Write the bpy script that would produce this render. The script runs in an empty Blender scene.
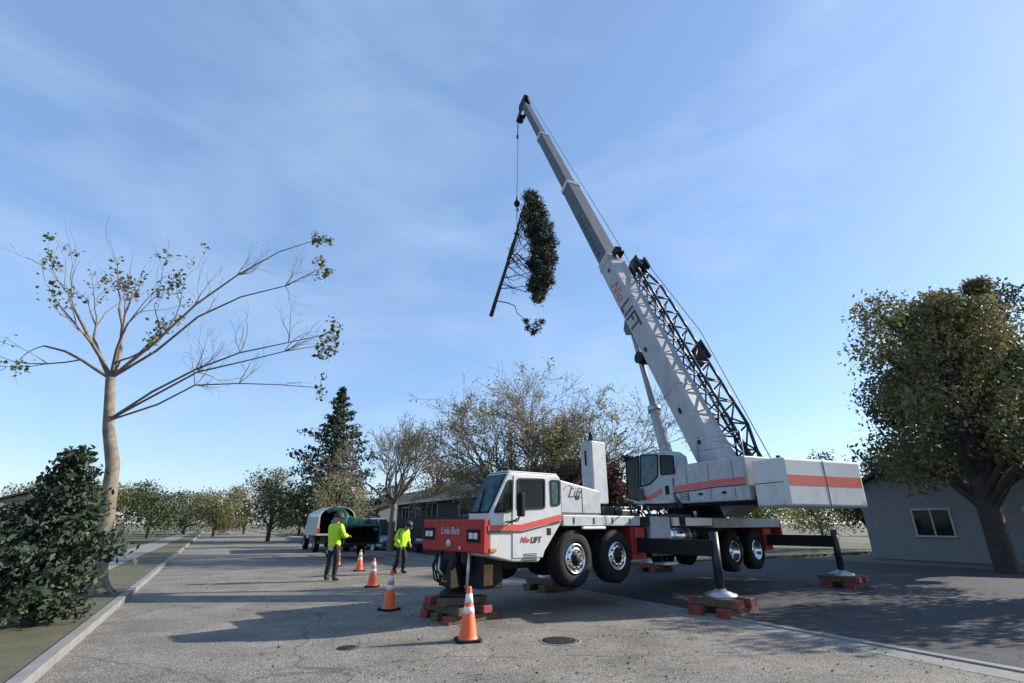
import bpy, math, random
import numpy as np
from mathutils import Vector as V, Matrix as M
R = math.radians
random.seed(7)
sc = bpy.context.scene
col = sc.collection

# ------------------------------------------------------------------ camera
F_PX = 493.0; PITCH = R(20.3); CAMH = 1.6
cam_d = bpy.data.cameras.new('camera'); cam = bpy.data.objects.new('camera', cam_d); col.objects.link(cam)
cam.location = (0, 0, CAMH); cam.rotation_euler = (R(90) + PITCH, 0, 0)
cam_d.sensor_width = 36; cam_d.lens = F_PX / 1024 * 36; cam_d.clip_end = 6000; cam_d.clip_start = .05
sc.camera = cam
CP, SP = math.cos(PITCH), math.sin(PITCH)
def ray(px, py):
    cx = (px - 512) / F_PX; cy = (341.5 - py) / F_PX
    return V((cx, CP - cy * SP, SP + cy * CP))
def at(px, py, Y):
    d = ray(px, py); t = Y / d.y
    return V((d.x * t, Y, CAMH + d.z * t))
def ground(px, py, z=0.0):
    d = ray(px, py); t = (z - CAMH) / d.z
    return V((d.x * t, d.y * t, z))

# ------------------------------------------------------------------ materials
def mat(name, c, rough=.6, metal=0.0, var=.15, scale=6.0, bump=0.0, bscale=40.0, coat=0.0, c2=None, trans=0.0, coords='Object', island=0.0, spec=.5, dirt=0.0):
    m = bpy.data.materials.new(name); m.use_nodes = True
    nt = m.node_tree; N = nt.nodes; L = nt.links
    b = N['Principled BSDF']
    tc = N.new('ShaderNodeTexCoord')
    n = N.new('ShaderNodeTexNoise'); n.inputs['Scale'].default_value = scale; n.inputs['Detail'].default_value = 6; n.inputs['Roughness'].default_value = .65
    L.new(tc.outputs[coords], n.inputs['Vector'])
    r = N.new('ShaderNodeValToRGB')
    a = c; k = c2 if c2 else tuple(min(1, x * (1 + var)) for x in c)
    if not c2: a = tuple(x * (1 - var) for x in c)
    r.color_ramp.elements[0].position = .35; r.color_ramp.elements[1].position = .65
    r.color_ramp.elements[0].color = (*a, 1); r.color_ramp.elements[1].color = (*k, 1)
    L.new(n.outputs['Fac'], r.inputs['Fac'])
    out = r.outputs['Color']
    if island:
        g = N.new('ShaderNodeNewGeometry'); mr = N.new('ShaderNodeMapRange')
        mr.inputs['To Min'].default_value = 1 - island; mr.inputs['To Max'].default_value = 1 + island
        L.new(g.outputs['Random Per Island'], mr.inputs['Value'])
        mx = N.new('ShaderNodeVectorMath'); mx.operation = 'SCALE'
        L.new(out, mx.inputs[0]); L.new(mr.outputs['Result'], mx.inputs['Scale']); out = mx.outputs[0]
    if dirt:
        n3 = N.new('ShaderNodeTexNoise'); n3.inputs['Scale'].default_value = 2.3; n3.inputs['Detail'].default_value = 9; n3.inputs['Roughness'].default_value = .75
        mp = N.new('ShaderNodeMapping'); mp.inputs['Scale'].default_value = (1.5, 1.5, .5)
        L.new(tc.outputs['Object'], mp.inputs['Vector']); L.new(mp.outputs['Vector'], n3.inputs['Vector'])
        r3 = N.new('ShaderNodeValToRGB'); r3.color_ramp.elements[0].position = .5; r3.color_ramp.elements[1].position = .75
        L.new(n3.outputs['Fac'], r3.inputs['Fac'])
        ml = N.new('ShaderNodeMath'); ml.operation = 'MULTIPLY'; ml.inputs[1].default_value = dirt; L.new(r3.outputs['Color'], ml.inputs[0])
        mx2 = N.new('ShaderNodeMix'); mx2.data_type = 'RGBA'; mx2.inputs['B'].default_value = (.09, .075, .06, 1)
        L.new(ml.outputs[0], mx2.inputs['Factor']); L.new(out, mx2.inputs['A']); out = mx2.outputs['Result']
    L.new(out, b.inputs['Base Color'])
    b.inputs['Roughness'].default_value = rough; b.inputs['Metallic'].default_value = metal
    b.inputs['Specular IOR Level'].default_value = spec
    if coat: b.inputs['Coat Weight'].default_value = coat; b.inputs['Coat Roughness'].default_value = .15
    if bump:
        n2 = N.new('ShaderNodeTexNoise'); n2.inputs['Scale'].default_value = bscale; n2.inputs['Detail'].default_value = 4
        L.new(tc.outputs[coords], n2.inputs['Vector'])
        bp = N.new('ShaderNodeBump'); bp.inputs['Strength'].default_value = bump; bp.inputs['Distance'].default_value = .02
        L.new(n2.outputs['Fac'], bp.inputs['Height']); L.new(bp.outputs['Normal'], b.inputs['Normal'])
    if trans:
        b.inputs['Subsurface Weight'].default_value = 0
        t = N.new('ShaderNodeBsdfTranslucent'); L.new(out, t.inputs['Color'])
        ms = N.new('ShaderNodeMixShader'); ms.inputs['Fac'].default_value = trans
        L.new(b.outputs[0], ms.inputs[1]); L.new(t.outputs[0], ms.inputs[2])
        L.new(ms.outputs[0], N['Material Output'].inputs['Surface'])
    return m

def road_mat(name, c_lo, c_hi, scale=55, patch=.25, bump=.5):
    m = bpy.data.materials.new(name); m.use_nodes = True
    nt = m.node_tree; N = nt.nodes; L = nt.links; b = N['Principled BSDF']
    tc = N.new('ShaderNodeTexCoord')
    v = N.new('ShaderNodeTexVoronoi'); v.inputs['Scale'].default_value = scale; v.inputs['Randomness'].default_value = 1
    L.new(tc.outputs['Object'], v.inputs['Vector'])
    sep = N.new('ShaderNodeSeparateColor'); L.new(v.outputs['Color'], sep.inputs['Color'])
    r = N.new('ShaderNodeValToRGB'); cr = r.color_ramp
    cr.elements[0].position = 0; cr.elements[0].color = (*[x * .62 for x in c_lo], 1)
    cr.elements[1].position = 1; cr.elements[1].color = (*[min(1, x * 1.3) for x in c_hi], 1)
    e = cr.elements.new(.35); e.color = (*c_lo, 1)
    e = cr.elements.new(.75); e.color = (*c_hi, 1)
    L.new(sep.outputs[0], r.inputs['Fac'])
    n = N.new('ShaderNodeTexNoise'); n.inputs['Scale'].default_value = .9; n.inputs['Detail'].default_value = 8; n.inputs['Roughness'].default_value = .7
    L.new(tc.outputs['Object'], n.inputs['Vector'])
    mr = N.new('ShaderNodeMapRange'); mr.inputs['From Min'].default_value = .3; mr.inputs['From Max'].default_value = .7
    mr.inputs['To Min'].default_value = 1 - patch; mr.inputs['To Max'].default_value = 1 + patch
    L.new(n.outputs['Fac'], mr.inputs['Value'])
    # thin wandering cracks, sealed dark
    nw = N.new('ShaderNodeTexNoise'); nw.inputs['Scale'].default_value = 1.3; nw.inputs['Detail'].default_value = 5
    L.new(tc.outputs['Object'], nw.inputs['Vector'])
    ad = N.new('ShaderNodeVectorMath'); ad.operation = 'MULTIPLY_ADD'; ad.inputs[1].default_value = (.9, .9, 0)
    L.new(nw.outputs['Color'], ad.inputs[0]); L.new(tc.outputs['Object'], ad.inputs[2])
    vc = N.new('ShaderNodeTexVoronoi'); vc.feature = 'DISTANCE_TO_EDGE'; vc.inputs['Scale'].default_value = .22
    L.new(ad.outputs[0], vc.inputs['Vector'])
    ck = N.new('ShaderNodeMapRange'); ck.inputs['From Min'].default_value = .001; ck.inputs['From Max'].default_value = .006; ck.inputs['To Min'].default_value = .62
    L.new(vc.outputs['Distance'], ck.inputs['Value'])
    mm = N.new('ShaderNodeMath'); mm.operation = 'MULTIPLY'; L.new(mr.outputs[0], mm.inputs[0]); L.new(ck.outputs[0], mm.inputs[1])
    s = N.new('ShaderNodeVectorMath'); s.operation = 'SCALE'; L.new(r.outputs['Color'], s.inputs[0]); L.new(mm.outputs[0], s.inputs['Scale'])
    L.new(s.outputs[0], b.inputs['Base Color']); b.inputs['Roughness'].default_value = .9; b.inputs['Specular IOR Level'].default_value = .3
    bp = N.new('ShaderNodeBump'); bp.inputs['Strength'].default_value = bump; bp.inputs['Distance'].default_value = .012
    L.new(v.outputs['Distance'], bp.inputs['Height']); L.new(bp.outputs['Normal'], b.inputs['Normal'])
    return m

MT = dict(
    white=mat('white_paint', (.48, .485, .48), .35, var=.05, coat=.3, dirt=.35),
    grime=mat('worn_white_paint', (.36, .37, .39), .5, var=.12, dirt=.5),
    red=mat('red_paint', (.36, .028, .025), .6, var=.1, spec=.25, dirt=.2),
    black=mat('black_steel', (.010, .011, .013), .6, spec=.25, var=.3, dirt=.1),
    rubber=mat('rubber', (.012, .012, .013), .85, var=.3, spec=.25, dirt=.2, bump=.3, bscale=30),
    gasket=mat('rubber_gasket', (.008, .008, .009), .7, spec=.2),
    chrome=mat('polished_aluminium', (.72, .73, .75), .22, 1.0, var=.08),
    steel=mat('galvanised_steel', (.42, .43, .45), .45, .8, var=.15),
    navy=mat('navy_steel', (.010, .013, .024), .45, var=.2),
    boomgrey=mat('grey_boom_paint', (.10, .105, .12), .6, var=.12, scale=1.5, spec=.3),
    boomwhite=mat('boom_white_paint', (.34, .34, .345), .5, var=.08, dirt=.35, scale=2),
    glass=mat('dark_glass', (.010, .014, .016), .06, var=.2, spec=.12),
    tealglass=mat('tinted_teal_glass', (.03, .08, .095), .06, var=.5, spec=.25),
    lens=mat('lamp_lens', (.55, .57, .6), .12, coat=1, var=.2, scale=60),
    amber=mat('amber_lens', (.55, .2, .02), .2, coat=1),
    wood=mat('weathered_timber', (.10, .065, .042), .85, var=.3, scale=14, bump=.4),
    ply=mat('tan_board', (.26, .16, .06), .8, var=.25, scale=9),
    redend=mat('red_end_paint', (.24, .035, .032), .7, var=.3),
    cone=mat('orange_cone_plastic', (.85, .12, .02), .5, var=.08, dirt=.15),
    reflect=mat('reflective_white_band', (.7, .7, .72), .35, var=.06),
    iron=mat('cast_iron', (.05, .045, .042), .75, .2, var=.4, scale=25, bump=.6, bscale=60),
    lime=mat('lime_fabric', (.42, .72, .02), .75, var=.15, scale=14),
    trouser=mat('dark_fabric', (.009, .01, .014), .85, var=.3, scale=12),
    skin=mat('skin', (.32, .18, .12), .6, var=.1),
    boot=mat('boot_leather', (.02, .017, .015), .7),
    helmet=mat('dark_helmet', (.015, .014, .016), .65),
    shirt=mat('pale_shirt_cloth', (.45, .46, .42), .85),
    bark=mat('grey_brown_bark', (.17, .14, .11), .9, var=.35, scale=5, bump=.6, bscale=18),
    darkbark=mat('dark_bark', (.045, .034, .028), .9, var=.3, scale=5, bump=.5, bscale=18),
    leaf=mat('olive_leaf', (.11, .12, .035), .6, c2=(.21, .17, .07), scale=.9, trans=.3, island=.45),
    twigleaf=mat('dry_twig_leaf', (.20, .20, .07), .7, c2=(.36, .29, .17), scale=.7, trans=.5, island=.4),
    yleaf=mat('yellow_green_leaf', (.12, .15, .035), .6, c2=(.22, .21, .06), scale=.7, trans=.3, island=.4),
    conifer=mat('conifer_needles', (.018, .035, .018), .7, c2=(.035, .055, .025), scale=.8, trans=.12, island=.5),
    cutleaf=mat('cut_tree_needles', (.013, .022, .012), .8, c2=(.032, .04, .018), scale=.7, trans=.08, island=.5),
    plum=mat('dark_red_leaf', (.07, .02, .022), .6, c2=(.11, .035, .03), scale=.8, trans=.2, island=.4),
    hedge=mat('hedge_leaf', (.035, .06, .02), .7, c2=(.075, .10, .035), scale=.6, trans=.15, island=.5),
    bigleaf=mat('broad_leaf', (.06, .085, .03), .5, c2=(.12, .11, .05), scale=1.2, trans=.3, island=.4),
    lawn=mat('dry_lawn', (.055, .06, .028), .95, c2=(.11, .095, .055), scale=1.5, bump=.6, bscale=30),
    soil=mat('ground_soil', (.09, .085, .06), .95, c2=(.13, .115, .08), scale=.2),
    concrete=mat('concrete', (.19, .185, .175), .85, var=.15, scale=2.5, bump=.25, bscale=50),
    darkwall=mat('dark_green_siding', (.02, .026, .026), .75, var=.2),
    fence=mat('dark_stained_boards', (.02, .026, .026), .8, var=.4, scale=7),
    greywall=mat('grey_stucco', (.2, .2, .2), .85, var=.1),
    tanwall=mat('tan_stucco', (.33, .28, .21), .85, var=.1),
    roof=mat('brown_shingle', (.06, .05, .045), .9, var=.35, scale=9, bump=.5, bscale=25),
    trim=mat('white_trim', (.36, .36, .34), .6, var=.08),
    green=mat('green_machine_paint', (.010, .12, .05), .4, var=.2, coat=.3, dirt=.2),
    silver=mat('silver_car_paint', (.25, .30, .36), .3, .5, var=.05, coat=.8),
    blackcar=mat('black_car_paint', (.02, .022, .026), .25, .2, var=.05, coat=.8),
    txtblack=mat('black_lettering', (.02, .02, .022), .5, var=.05),
    txtred=mat('red_lettering', (.45, .05, .045), .5, var=.1),
    txtwhite=mat('faded_white_lettering', (.42, .38, .38), .6, var=.2),
    stripe=mat('red_stripe', (.50, .05, .035), .4, var=.08, coat=.3, dirt=.2),
    orange=mat('hydraulic_orange', (.5, .16, .03), .6),
)

# ------------------------------------------------------------------ mesh builder
def rootloc(p):
    while p.parent: p = p.parent
    return p.location.copy()
class MB:
    def __init__(s, xf=None): s.v = []; s.f = []; s.sm = []; s.xf = xf or M()
    def add(s, vs, fs, smooth=False):
        o = len(s.v); s.v += [s.xf @ V(p) for p in vs]
        s.f += [tuple(i + o for i in f) for f in fs]; s.sm += [smooth] * len(fs); return s
    def box(s, x0, x1, y0, y1, z0, z1):
        return s.add([(x0,y0,z0),(x1,y0,z0),(x1,y1,z0),(x0,y1,z0),(x0,y0,z1),(x1,y0,z1),(x1,y1,z1),(x0,y1,z1)],
                     [(0,3,2,1),(4,5,6,7),(0,1,5,4),(1,2,6,5),(2,3,7,6),(3,0,4,7)])
    def prism(s, poly, y0, y1, axis='y'):
        n = len(poly)
        def P(a, b, c): return {'y': (a, c, b), 'x': (c, a, b), 'z': (a, b, c)}[axis]
        vs = [P(a, b, y0) for a, b in poly] + [P(a, b, y1) for a, b in poly]
        fs = [tuple(range(n)), tuple(range(2*n-1, n-1, -1))] + [(i, i+n, (i+1) % n + n, (i+1) % n) for i in range(n)]
        return s.add(vs, fs)
    def tube(s, p0, p1, r0, r1=None, n=12, caps=True):
        return s.path([p0, p1], [r0, r0 if r1 is None else r1], n, caps)
    def path(s, pts, rs, n=8, caps=True):
        pts = [V(p) for p in pts]; vs = []; k = len(pts)
        prev = None
        for i, p in enumerate(pts):
            d = (pts[min(i+1, k-1)] - pts[max(i-1, 0)])
            if d.length < 1e-9: d = V((0, 0, 1))
            d.normalize()
            if prev is None:
                u = d.cross(V((0, 0, 1)))
                if u.length < .1: u = d.cross(V((1, 0, 0)))
            else:
                u = prev - d * prev.dot(d)
                if u.length < 1e-6: u = d.cross(V((1, 0, 0)))
            u.normalize(); prev = u; w = d.cross(u)
            for j in range(n):
                a = 2 * math.pi * j / n
                vs.append(p + (u * math.cos(a) + w * math.sin(a)) * rs[i])
        fs = []
        for i in range(k-1):
            for j in range(n):
                a = i*n+j; b = i*n+(j+1) % n
                fs.append((a, b, b+n, a+n))
        s.add(vs, fs, True)
        if caps:
            o = len(s.v) - len(vs)
            s.f += [tuple(o + j for j in range(n-1, -1, -1)), tuple(o + (k-1)*n + j for j in range(n))]; s.sm += [False, False]
        return s
    def lathe(s, prof, c, ax=(0, 0, 1), n=24):
        ax = V(ax).normalized(); u = ax.cross(V((0, 0, 1)))
        if u.length < .1: u = ax.cross(V((1, 0, 0)))
        u.normalize(); w = ax.cross(u); c = V(c); vs = []
        for r, h in prof:
            for j in range(n):
                a = 2*math.pi*j/n; vs.append(c + ax*h + (u*math.cos(a) + w*math.sin(a))*r)
        fs = [(i*n+j, i*n+(j+1) % n, (i+1)*n+(j+1) % n, (i+1)*n+j) for i in range(len(prof)-1) for j in range(n)]
        s.add(vs, fs, True); return s
    def ball(s, c, r, n=10, sz=(1, 1, 1)):
        c = V(c); vs = []; fs = []; m = n // 2 + 1
        for i in range(m + 1):
            th = math.pi * i / m
            for j in range(n):
                a = 2*math.pi*j/n
                vs.append((c.x + r*sz[0]*math.sin(th)*math.cos(a), c.y + r*sz[1]*math.sin(th)*math.sin(a), c.z + r*sz[2]*math.cos(th)))
        for i in range(m):
            for j in range(n): fs.append((i*n+j, i*n+(j+1) % n, (i+1)*n+(j+1) % n, (i+1)*n+j))
        return s.add(vs, fs, True)
    def build(s, name, m, parent=None, bevel=0.0, loc=None, seg=2):
        o3 = rootloc(parent) if parent else V(loc or (0, 0, 0))
        me = bpy.data.meshes.new(name); me.from_pydata([tuple(p - o3) for p in s.v], [], s.f)
        me.polygons.foreach_set('use_smooth', s.sm); me.materials.append(m); me.update()
        me.validate()
        o = bpy.data.objects.new(name, me); col.objects.link(o)
        if parent: o.parent = parent
        else: o.location = o3
        if bevel:
            b = o.modifiers.new('bevel', 'BEVEL'); b.width = bevel; b.segments = seg; b.limit_method = 'ANGLE'; b.angle_limit = R(40)
        return o
def tag(o, label=None, cat=None, group=None, kind=None):
    if label: o['label'] = label
    if cat: o['category'] = cat
    if group: o['group'] = group
    if kind: o['kind'] = kind
    return o
def thing(name, loc, label, cat, group=None):
    o = bpy.data.objects.new(name, None); col.objects.link(o); o.location = loc; o.empty_display_size = .3
    return tag(o, label, cat, group)
def copy_tree(o, parent=None, first=True):
    c = o.copy(); col.objects.link(c)
    if parent: c.parent = parent
    for ch in list(o.children): copy_tree(ch, c, False)
    return c
def text(name, body, m, parent, size, origin, xdir, ydir, shear=0.0, extr=.002, bold=0.0):
    cu = bpy.data.curves.new(name, 'FONT'); cu.body = body; cu.size = size; cu.shear = shear; cu.extrude = extr; cu.offset = bold
    cu.align_x = 'CENTER'; cu.align_y = 'CENTER'; cu.resolution_u = 3
    t = bpy.data.objects.new(name + '_tmp', cu); col.objects.link(t)
    bpy.context.view_layer.update()
    me = bpy.data.meshes.new_from_object(t.evaluated_get(bpy.context.evaluated_depsgraph_get()))
    bpy.data.objects.remove(t)
    x = V(xdir).normalized(); y = V(ydir).normalized(); z = x.cross(y)
    mt = M(((x.x, y.x, z.x, origin[0]), (x.y, y.y, z.y, origin[1]), (x.z, y.z, z.z, origin[2]), (0, 0, 0, 1)))
    me.transform(M.Translation(-rootloc(parent)) @ mt); me.materials.clear(); me.materials.append(m)
    o = bpy.data.objects.new(name, me); col.objects.link(o); o.parent = parent
    return o

# ------------------------------------------------------------------ street geometry
UC = V((-.4948, .869, 0))            # along the kerb, away from us
NC = V((.869, .4948, 0))             # from the road onto the far lot
K0 = V((3.45, 10.77, 0))
def kp(a, n, z=0): p = K0 + UC * a + NC * n; return (p.x, p.y, z)
def sheet(name, quad, m, kind='structure'):
    b = MB(); b.add(quad, [tuple(range(len(quad)))]); o = b.build(name, m); o['kind'] = kind; return o
def slab(name, a0, a1, n0, n1, z0, z1, m, bevel=0):
    b = MB(); b.add([kp(a0,n0,z0),kp(a1,n0,z0),kp(a1,n1,z0),kp(a0,n1,z0),kp(a0,n0,z1),kp(a1,n0,z1),kp(a1,n1,z1),kp(a0,n1,z1)],
                    [(0,3,2,1),(4,5,6,7),(0,1,5,4),(1,2,6,5),(2,3,7,6),(3,0,4,7)])
    o = b.build(name, m, bevel=bevel); o['kind'] = 'structure'; return o
sheet('ground', [(-2500, -200, -.02), (2500, -200, -.02), (2500, 4500, -.02), (-2500, 4500, -.02)], MT['soil'])
MT['road'] = road_mat('chip_seal_road', (.145, .132, .115), (.225, .203, .175), 70, .34)
MT['dark_asphalt'] = road_mat('dark_asphalt', (.035, .036, .04), (.06, .06, .065), 70, .3, .3)
sheet('road', [kp(-40, 0, .0), kp(130, 0, 0), kp(130, -9.7, 0), kp(-40, -9.7, 0)], MT['road'])
# driveway apron on the far side, drop kerb there
DA0, DA1 = -7.0, 9.0
for nm, a0, a1, h in (('kerb', -40, DA0, .12), ('kerb', DA0, DA1, .025), ('kerb', DA1, 130, .12)):
    slab(nm, a0, a1, 0, .16, -.05, h, MT['concrete'], .012)
slab('kerb', -40, 130, -9.86, -9.7, -.05, .12, MT['concrete'], .012)
slab('sidewalk', DA1, 130, .16, 1.5, -.05, .115, MT['concrete'])
slab('sidewalk', -40, DA0, .16, 1.5, -.05, .115, MT['concrete'])
slab('sidewalk', -40, 130, -12.6, -11.2, -.05, .115, MT['concrete'])
slab('planting_strip', -40, 130, -11.2, -9.86, -.05, .10, MT['lawn'])
slab('driveway', DA0, DA1, .16, 17, -.05, .021, MT['dark_asphalt'])
slab('lawn', DA1, 130, 1.5, 40, -.05, .10, MT['lawn'])
slab('lawn', -40, DA0, 1.5, 40, -.05, .10, MT['lawn'])
slab('lawn', -40, 130, -60, -12.6, -.05, .10, MT['lawn'])
# gutter strip
slab('gutter', -40, 130, -.45, 0, -.05, .004, MT['concrete'])

# manholes
def manhole(g, r, label, name='manhole_cover'):
    t = thing(name, (g.x, g.y, 0), label, 'manhole cover')
    MB().lathe([(r*1.14, .002), (r*1.13, .007), (r, .007), (r, .003)], g, n=48).build('rim', MT['concrete'] if r > .25 else MT['iron'], t)
    b = MB(); b.lathe([(r*.985, .003), (r*.98, .011), (0.001, .011)], g, n=48)
    for i in range(-5, 6):
        w = math.sqrt(max(0, (r*.85)**2 - (i*r*.15)**2))
        if w > .04: b.box(g.x - w, g.x + w, g.y + i*r*.15 - r*.03, g.y + i*r*.15 + r*.03, .011, .015)
    b.build('lid', MT['iron'], t)
manhole(ground(560, 641), .27, 'larger round cast iron manhole cover in the sunlit road')
manhole(ground(348, 648), .13, 'small round iron valve cover in the road, left of the nearest cone')

# ------------------------------------------------------------------ traffic cones
def cone(g, label, rz=0, h=.72):
    k = h / .72
    t = thing('traffic_cone', (g.x, g.y, 0), label, 'traffic cone', 'traffic cones standing in the street')
    c = V((g.x, g.y, .003))
    b = MB(M.Translation(c) @ M.Rotation(rz, 4, 'Z'))
    s = .185 * k; p = [(-s, -s*.75), (-s*.75, -s), (s*.75, -s), (s, -s*.75), (s, s*.75), (s*.75, s), (-s*.75, s), (-s, s*.75)]
    b.prism(p, 0, .035*k, 'z'); b.build('base', MT['rubber'], t, .006)
    rr = lambda z: (.135 - (.135 - .03) * z / .68) * k
    MB().lathe([(.15*k, .035*k), (.14*k, .05*k), (rr(.03), .07*k), (rr(.66), .69*k), (rr(.66)*.8, .715*k), (rr(.66)*.55, .715*k), (rr(.66)*.5, .66*k)], c, n=28).build('cone_body', MT['cone'], t)
    for z0, z1 in ((.36, .45), (.50, .62)):
        MB().lathe([(rr(z0-.02)+.0005, z0*k), (rr(z0-.02)+.004, z0*k+.001), (rr(z1-.02)+.004, z1*k-.001), (rr(z1-.02)+.0005, z1*k)], c, n=28).build('reflective_band', MT['reflect'], t)
    return t
cone(ground(468, 641), 'nearest and largest orange cone, alone in front of the timber cribbing', .3)
cone(ground(389, 610), 'second nearest orange cone, in the shade left of the timber cribbing', .9)
cone(ground(372, 587), 'middle cone of the line of five, third from the camera', .1)
cone(ground(359, 571), 'small far cone between the green chipper and the walking worker', .5)
cone(ground(337, 566), 'farthest cone, half hidden behind the standing worker', .2)

# ------------------------------------------------------------------ CRANE
CC = V((-1.1, 10.2, 0)); CA = R(40)
TM = M.Translation(CC) @ M.Rotation(CA, 4, 'Z')
def onplane(px, py, p0, n):
    d = ray(px, py); o = V((0, 0, CAMH)); t = (V(p0) - o).dot(n) / d.dot(n); return o + d * t
TI = TM.inverted()
def nl(px, py, y=-1.25):            # where a sight line meets the carrier's near side: (x, z) in carrier metres
    q = TI @ onplane(px, py, TM @ V((0, y, 0)), TM.to_3x3() @ V((0, 1, 0))); return (q.x, q.z)
def fl(px, py, x=-.25):
    q = TI @ onplane(px, py, TM @ V((x, 0, 0)), TM.to_3x3() @ V((1, 0, 0))); return (q.y, q.z)
crane = thing('truck_crane', CC, 'white mobile crane with red bumper, raised on its jacks across the street', 'crane')
T = lambda: MB(TM)
TX = TM.to_3x3() @ V((1, 0, 0)); TY = TM.to_3x3() @ V((0, 1, 0)); TZ = V((0, 0, 1))

def window(poly, y, parent, glass='glass', grow=.035, xf=None, axis='y', out=-1, name='window', fr='gasket'):
    """a gasket frame with a glass pane set in it, on a plane of constant y"""
    cx = sum(p[0] for p in poly)/len(poly); cz = sum(p[1] for p in poly)/len(poly)
    def offs(pl, d):
        n = len(pl); r = []; ar = sum(pl[i][0]*pl[(i+1) % n][1] - pl[(i+1) % n][0]*pl[i][1] for i in range(n)); sg = 1 if ar > 0 else -1
        for i in range(n):
            a = V((*pl[i-1],)); b = V((*pl[i],)); c = V((*pl[(i+1) % n],))
            e1 = (b-a).normalized(); e2 = (c-b).normalized()
            n1 = V((e1.y, -e1.x))*sg; n2 = V((e2.y, -e2.x))*sg; m = (n1+n2); k = max(.35, 1+n1.dot(n2))
            r.append(tuple(b + m*d/k))
        return r
    def rnd(pl, q=.045):
        r = []; n = len(pl)
        for i in range(n):
            a = V((*pl[i-1],)); b = V((*pl[i],)); c = V((*pl[(i+1) % n],))
            q1 = min(q, (a-b).length*.3); q2 = min(q, (c-b).length*.3)
            p0 = b + (a-b).normalized()*q1; p2 = b + (c-b).normalized()*q2
            for t in (0, .33, .67, 1): r.append(tuple(p0*(1-t)**2 + b*2*t*(1-t) + p2*t*t))
        return r
    inner = rnd(poly); outer = rnd(offs(poly, grow), .06); n = len(inner)
    def P(a, b, c): return {'y': (a, c, b), 'x': (c, a, b)}[axis]
    b = MB(xf if xf is not None else TM)
    yo = y + out*.018; yi = y + out*.004
    vs = [P(*p, y) for p in outer] + [P(*p, yo) for p in outer] + [P(*p, yo) for p in inner] + [P(*p, y) for p in inner]
    fs = []
    for i in range(n):
        j = (i+1) % n
        fs += [(i, j, j+n, i+n), (i+n, j+n, j+2*n, i+2*n), (i+2*n, j+2*n, j+3*n, i+3*n)]
    b.add(vs, fs); f = b.build(name, MT[fr], parent)
    g = MB(xf if xf is not None else TM); g.prism(inner, yi - out*.003, yi, axis); g.build('pane', MT[glass], f)
    return f

# --- carrier cab
YN, YF = -1.25, -.60
prof = [(-.12, 1.08), nl(514, 562), nl(539, 562), nl(562, 522), (1.66, 2.46), (1.60, 2.52), (.36, 2.51), (.29, 2.49), (-.12, 1.77)]
prof = [(round(a, 3), round(b, 3)) for a, b in prof]
cab = T().prism(prof, YN, YF).build('carrier_cab', MT['white'], crane, .03, seg=3)
# roof gutter and seams
T().prism([(.33, 2.515), (1.62, 2.525), (1.62, 2.55), (.33, 2.54)], YN + .05, YF - .03).build('roof_panel', MT['white'], cab, .008)
door = T().prism([(.39, 1.03), (1.12, 1.02), (1.31, 1.45), (1.31, 2.45), (.42, 2.45), (.39, 1.9)], YN - .016, YN + .01).build('door', MT['white'], cab, .006)
window([nl(518.5, 480, YN-.016), nl(543.5, 480.5, YN-.016), nl(543.5, 507, YN-.016), nl(518.5, 508, YN-.016)], YN - .016, door)
window([nl(496, 511), nl(509, 481.5), nl(511, 481.5), nl(511.2, 510)], YN, cab, name='quarter_window')
window([nl(551, 481.5), nl(558.5, 482), nl(558.5, 504), nl(552, 504.5)], YN, cab, glass='tealglass', name='rear_quarter_window')
T().box(*(lambda a, b: (a[0], b[0], YN-.022, YN-.01, b[1], a[1]))(nl(546, 528), nl(550.5, 535))).build('door_handle', MT['gasket'], door, .01)
# windshield (raked), with wiper
def rake(t, y, off=0):
    a = V((-.12, 0, 1.77)); b = V((.29, 0, 2.48)); n = V((-.887, 0, .461)); p = a.lerp(b, t) + n*off; p.y = y; return p
def rquad(t0, t1, y0, y1, off0, off1):
    q = [rake(t0, y0, off0), rake(t0, y1, off0), rake(t1, y1, off0), rake(t1, y0, off0)] + [rake(t0, y0, off1), rake(t0, y1, off1), rake(t1, y1, off1), rake(t1, y0, off1)]
    return T().add(q, [(0,1,2,3),(4,7,6,5),(0,4,5,1),(1,5,6,2),(2,6,7,3),(3,7,4,0)])
ws = rquad(.01, .985, YN + .035, YF - .035, .0, .012).build('windshield_frame', MT['gasket'], cab, .01)
rquad(.045, .95, YN + .07, YF - .07, .0125, .018).build('windshield_pane', MT['tealglass'], ws, .01)
T().path([rake(.0, -.95, .03), rake(.25, -.88, .03), rake(.62, -.78, .028)], [.012]*3, 6).build('wiper', MT['gasket'], cab)
# stripes
yy = YN - .0215
st = [nl(*p, yy) for p in ((488, 525.5), (521, 524.5), (562, 514), (562, 520), (521, 530.5), (488, 530.5))]
T().prism(st, yy - .003, yy).build('red_stripe', MT['stripe'], cab)
st2 = [nl(*p, yy) for p in ((488, 531.2), (521, 531.2), (562, 520.8), (561.5, 522.3), (521, 533), (488, 532.8))]
T().prism(st2, yy - .003, yy).build('black_pinstripe', MT['txtblack'], cab)
for k, (a, b) in enumerate((((521.5, 553.5), (537, 560.3)),)):
    p0 = nl(*a); p1 = nl(*b)
    g = T().box(p0[0], p1[0], YN-.012, YN+.005, p1[1], p0[1])
    g.build('step_grille', MT['steel'], cab, .01)
    for i in range(5):
        z = p1[1] + (p0[1]-p1[1])*(i+.5)/5
        T().box(p0[0]+.02, p1[0]-.02, YN-.02, YN-.0125, z-.006, z+.006).build('grille_slat', MT['black'], cab)
p0 = nl(489, 548); p1 = nl(496, 552)
T().box(p0[0], p1[0], YN-.03, YN, p1[1], p0[1]).build('marker_lamp', MT['amber'], cab, .012)
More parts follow.
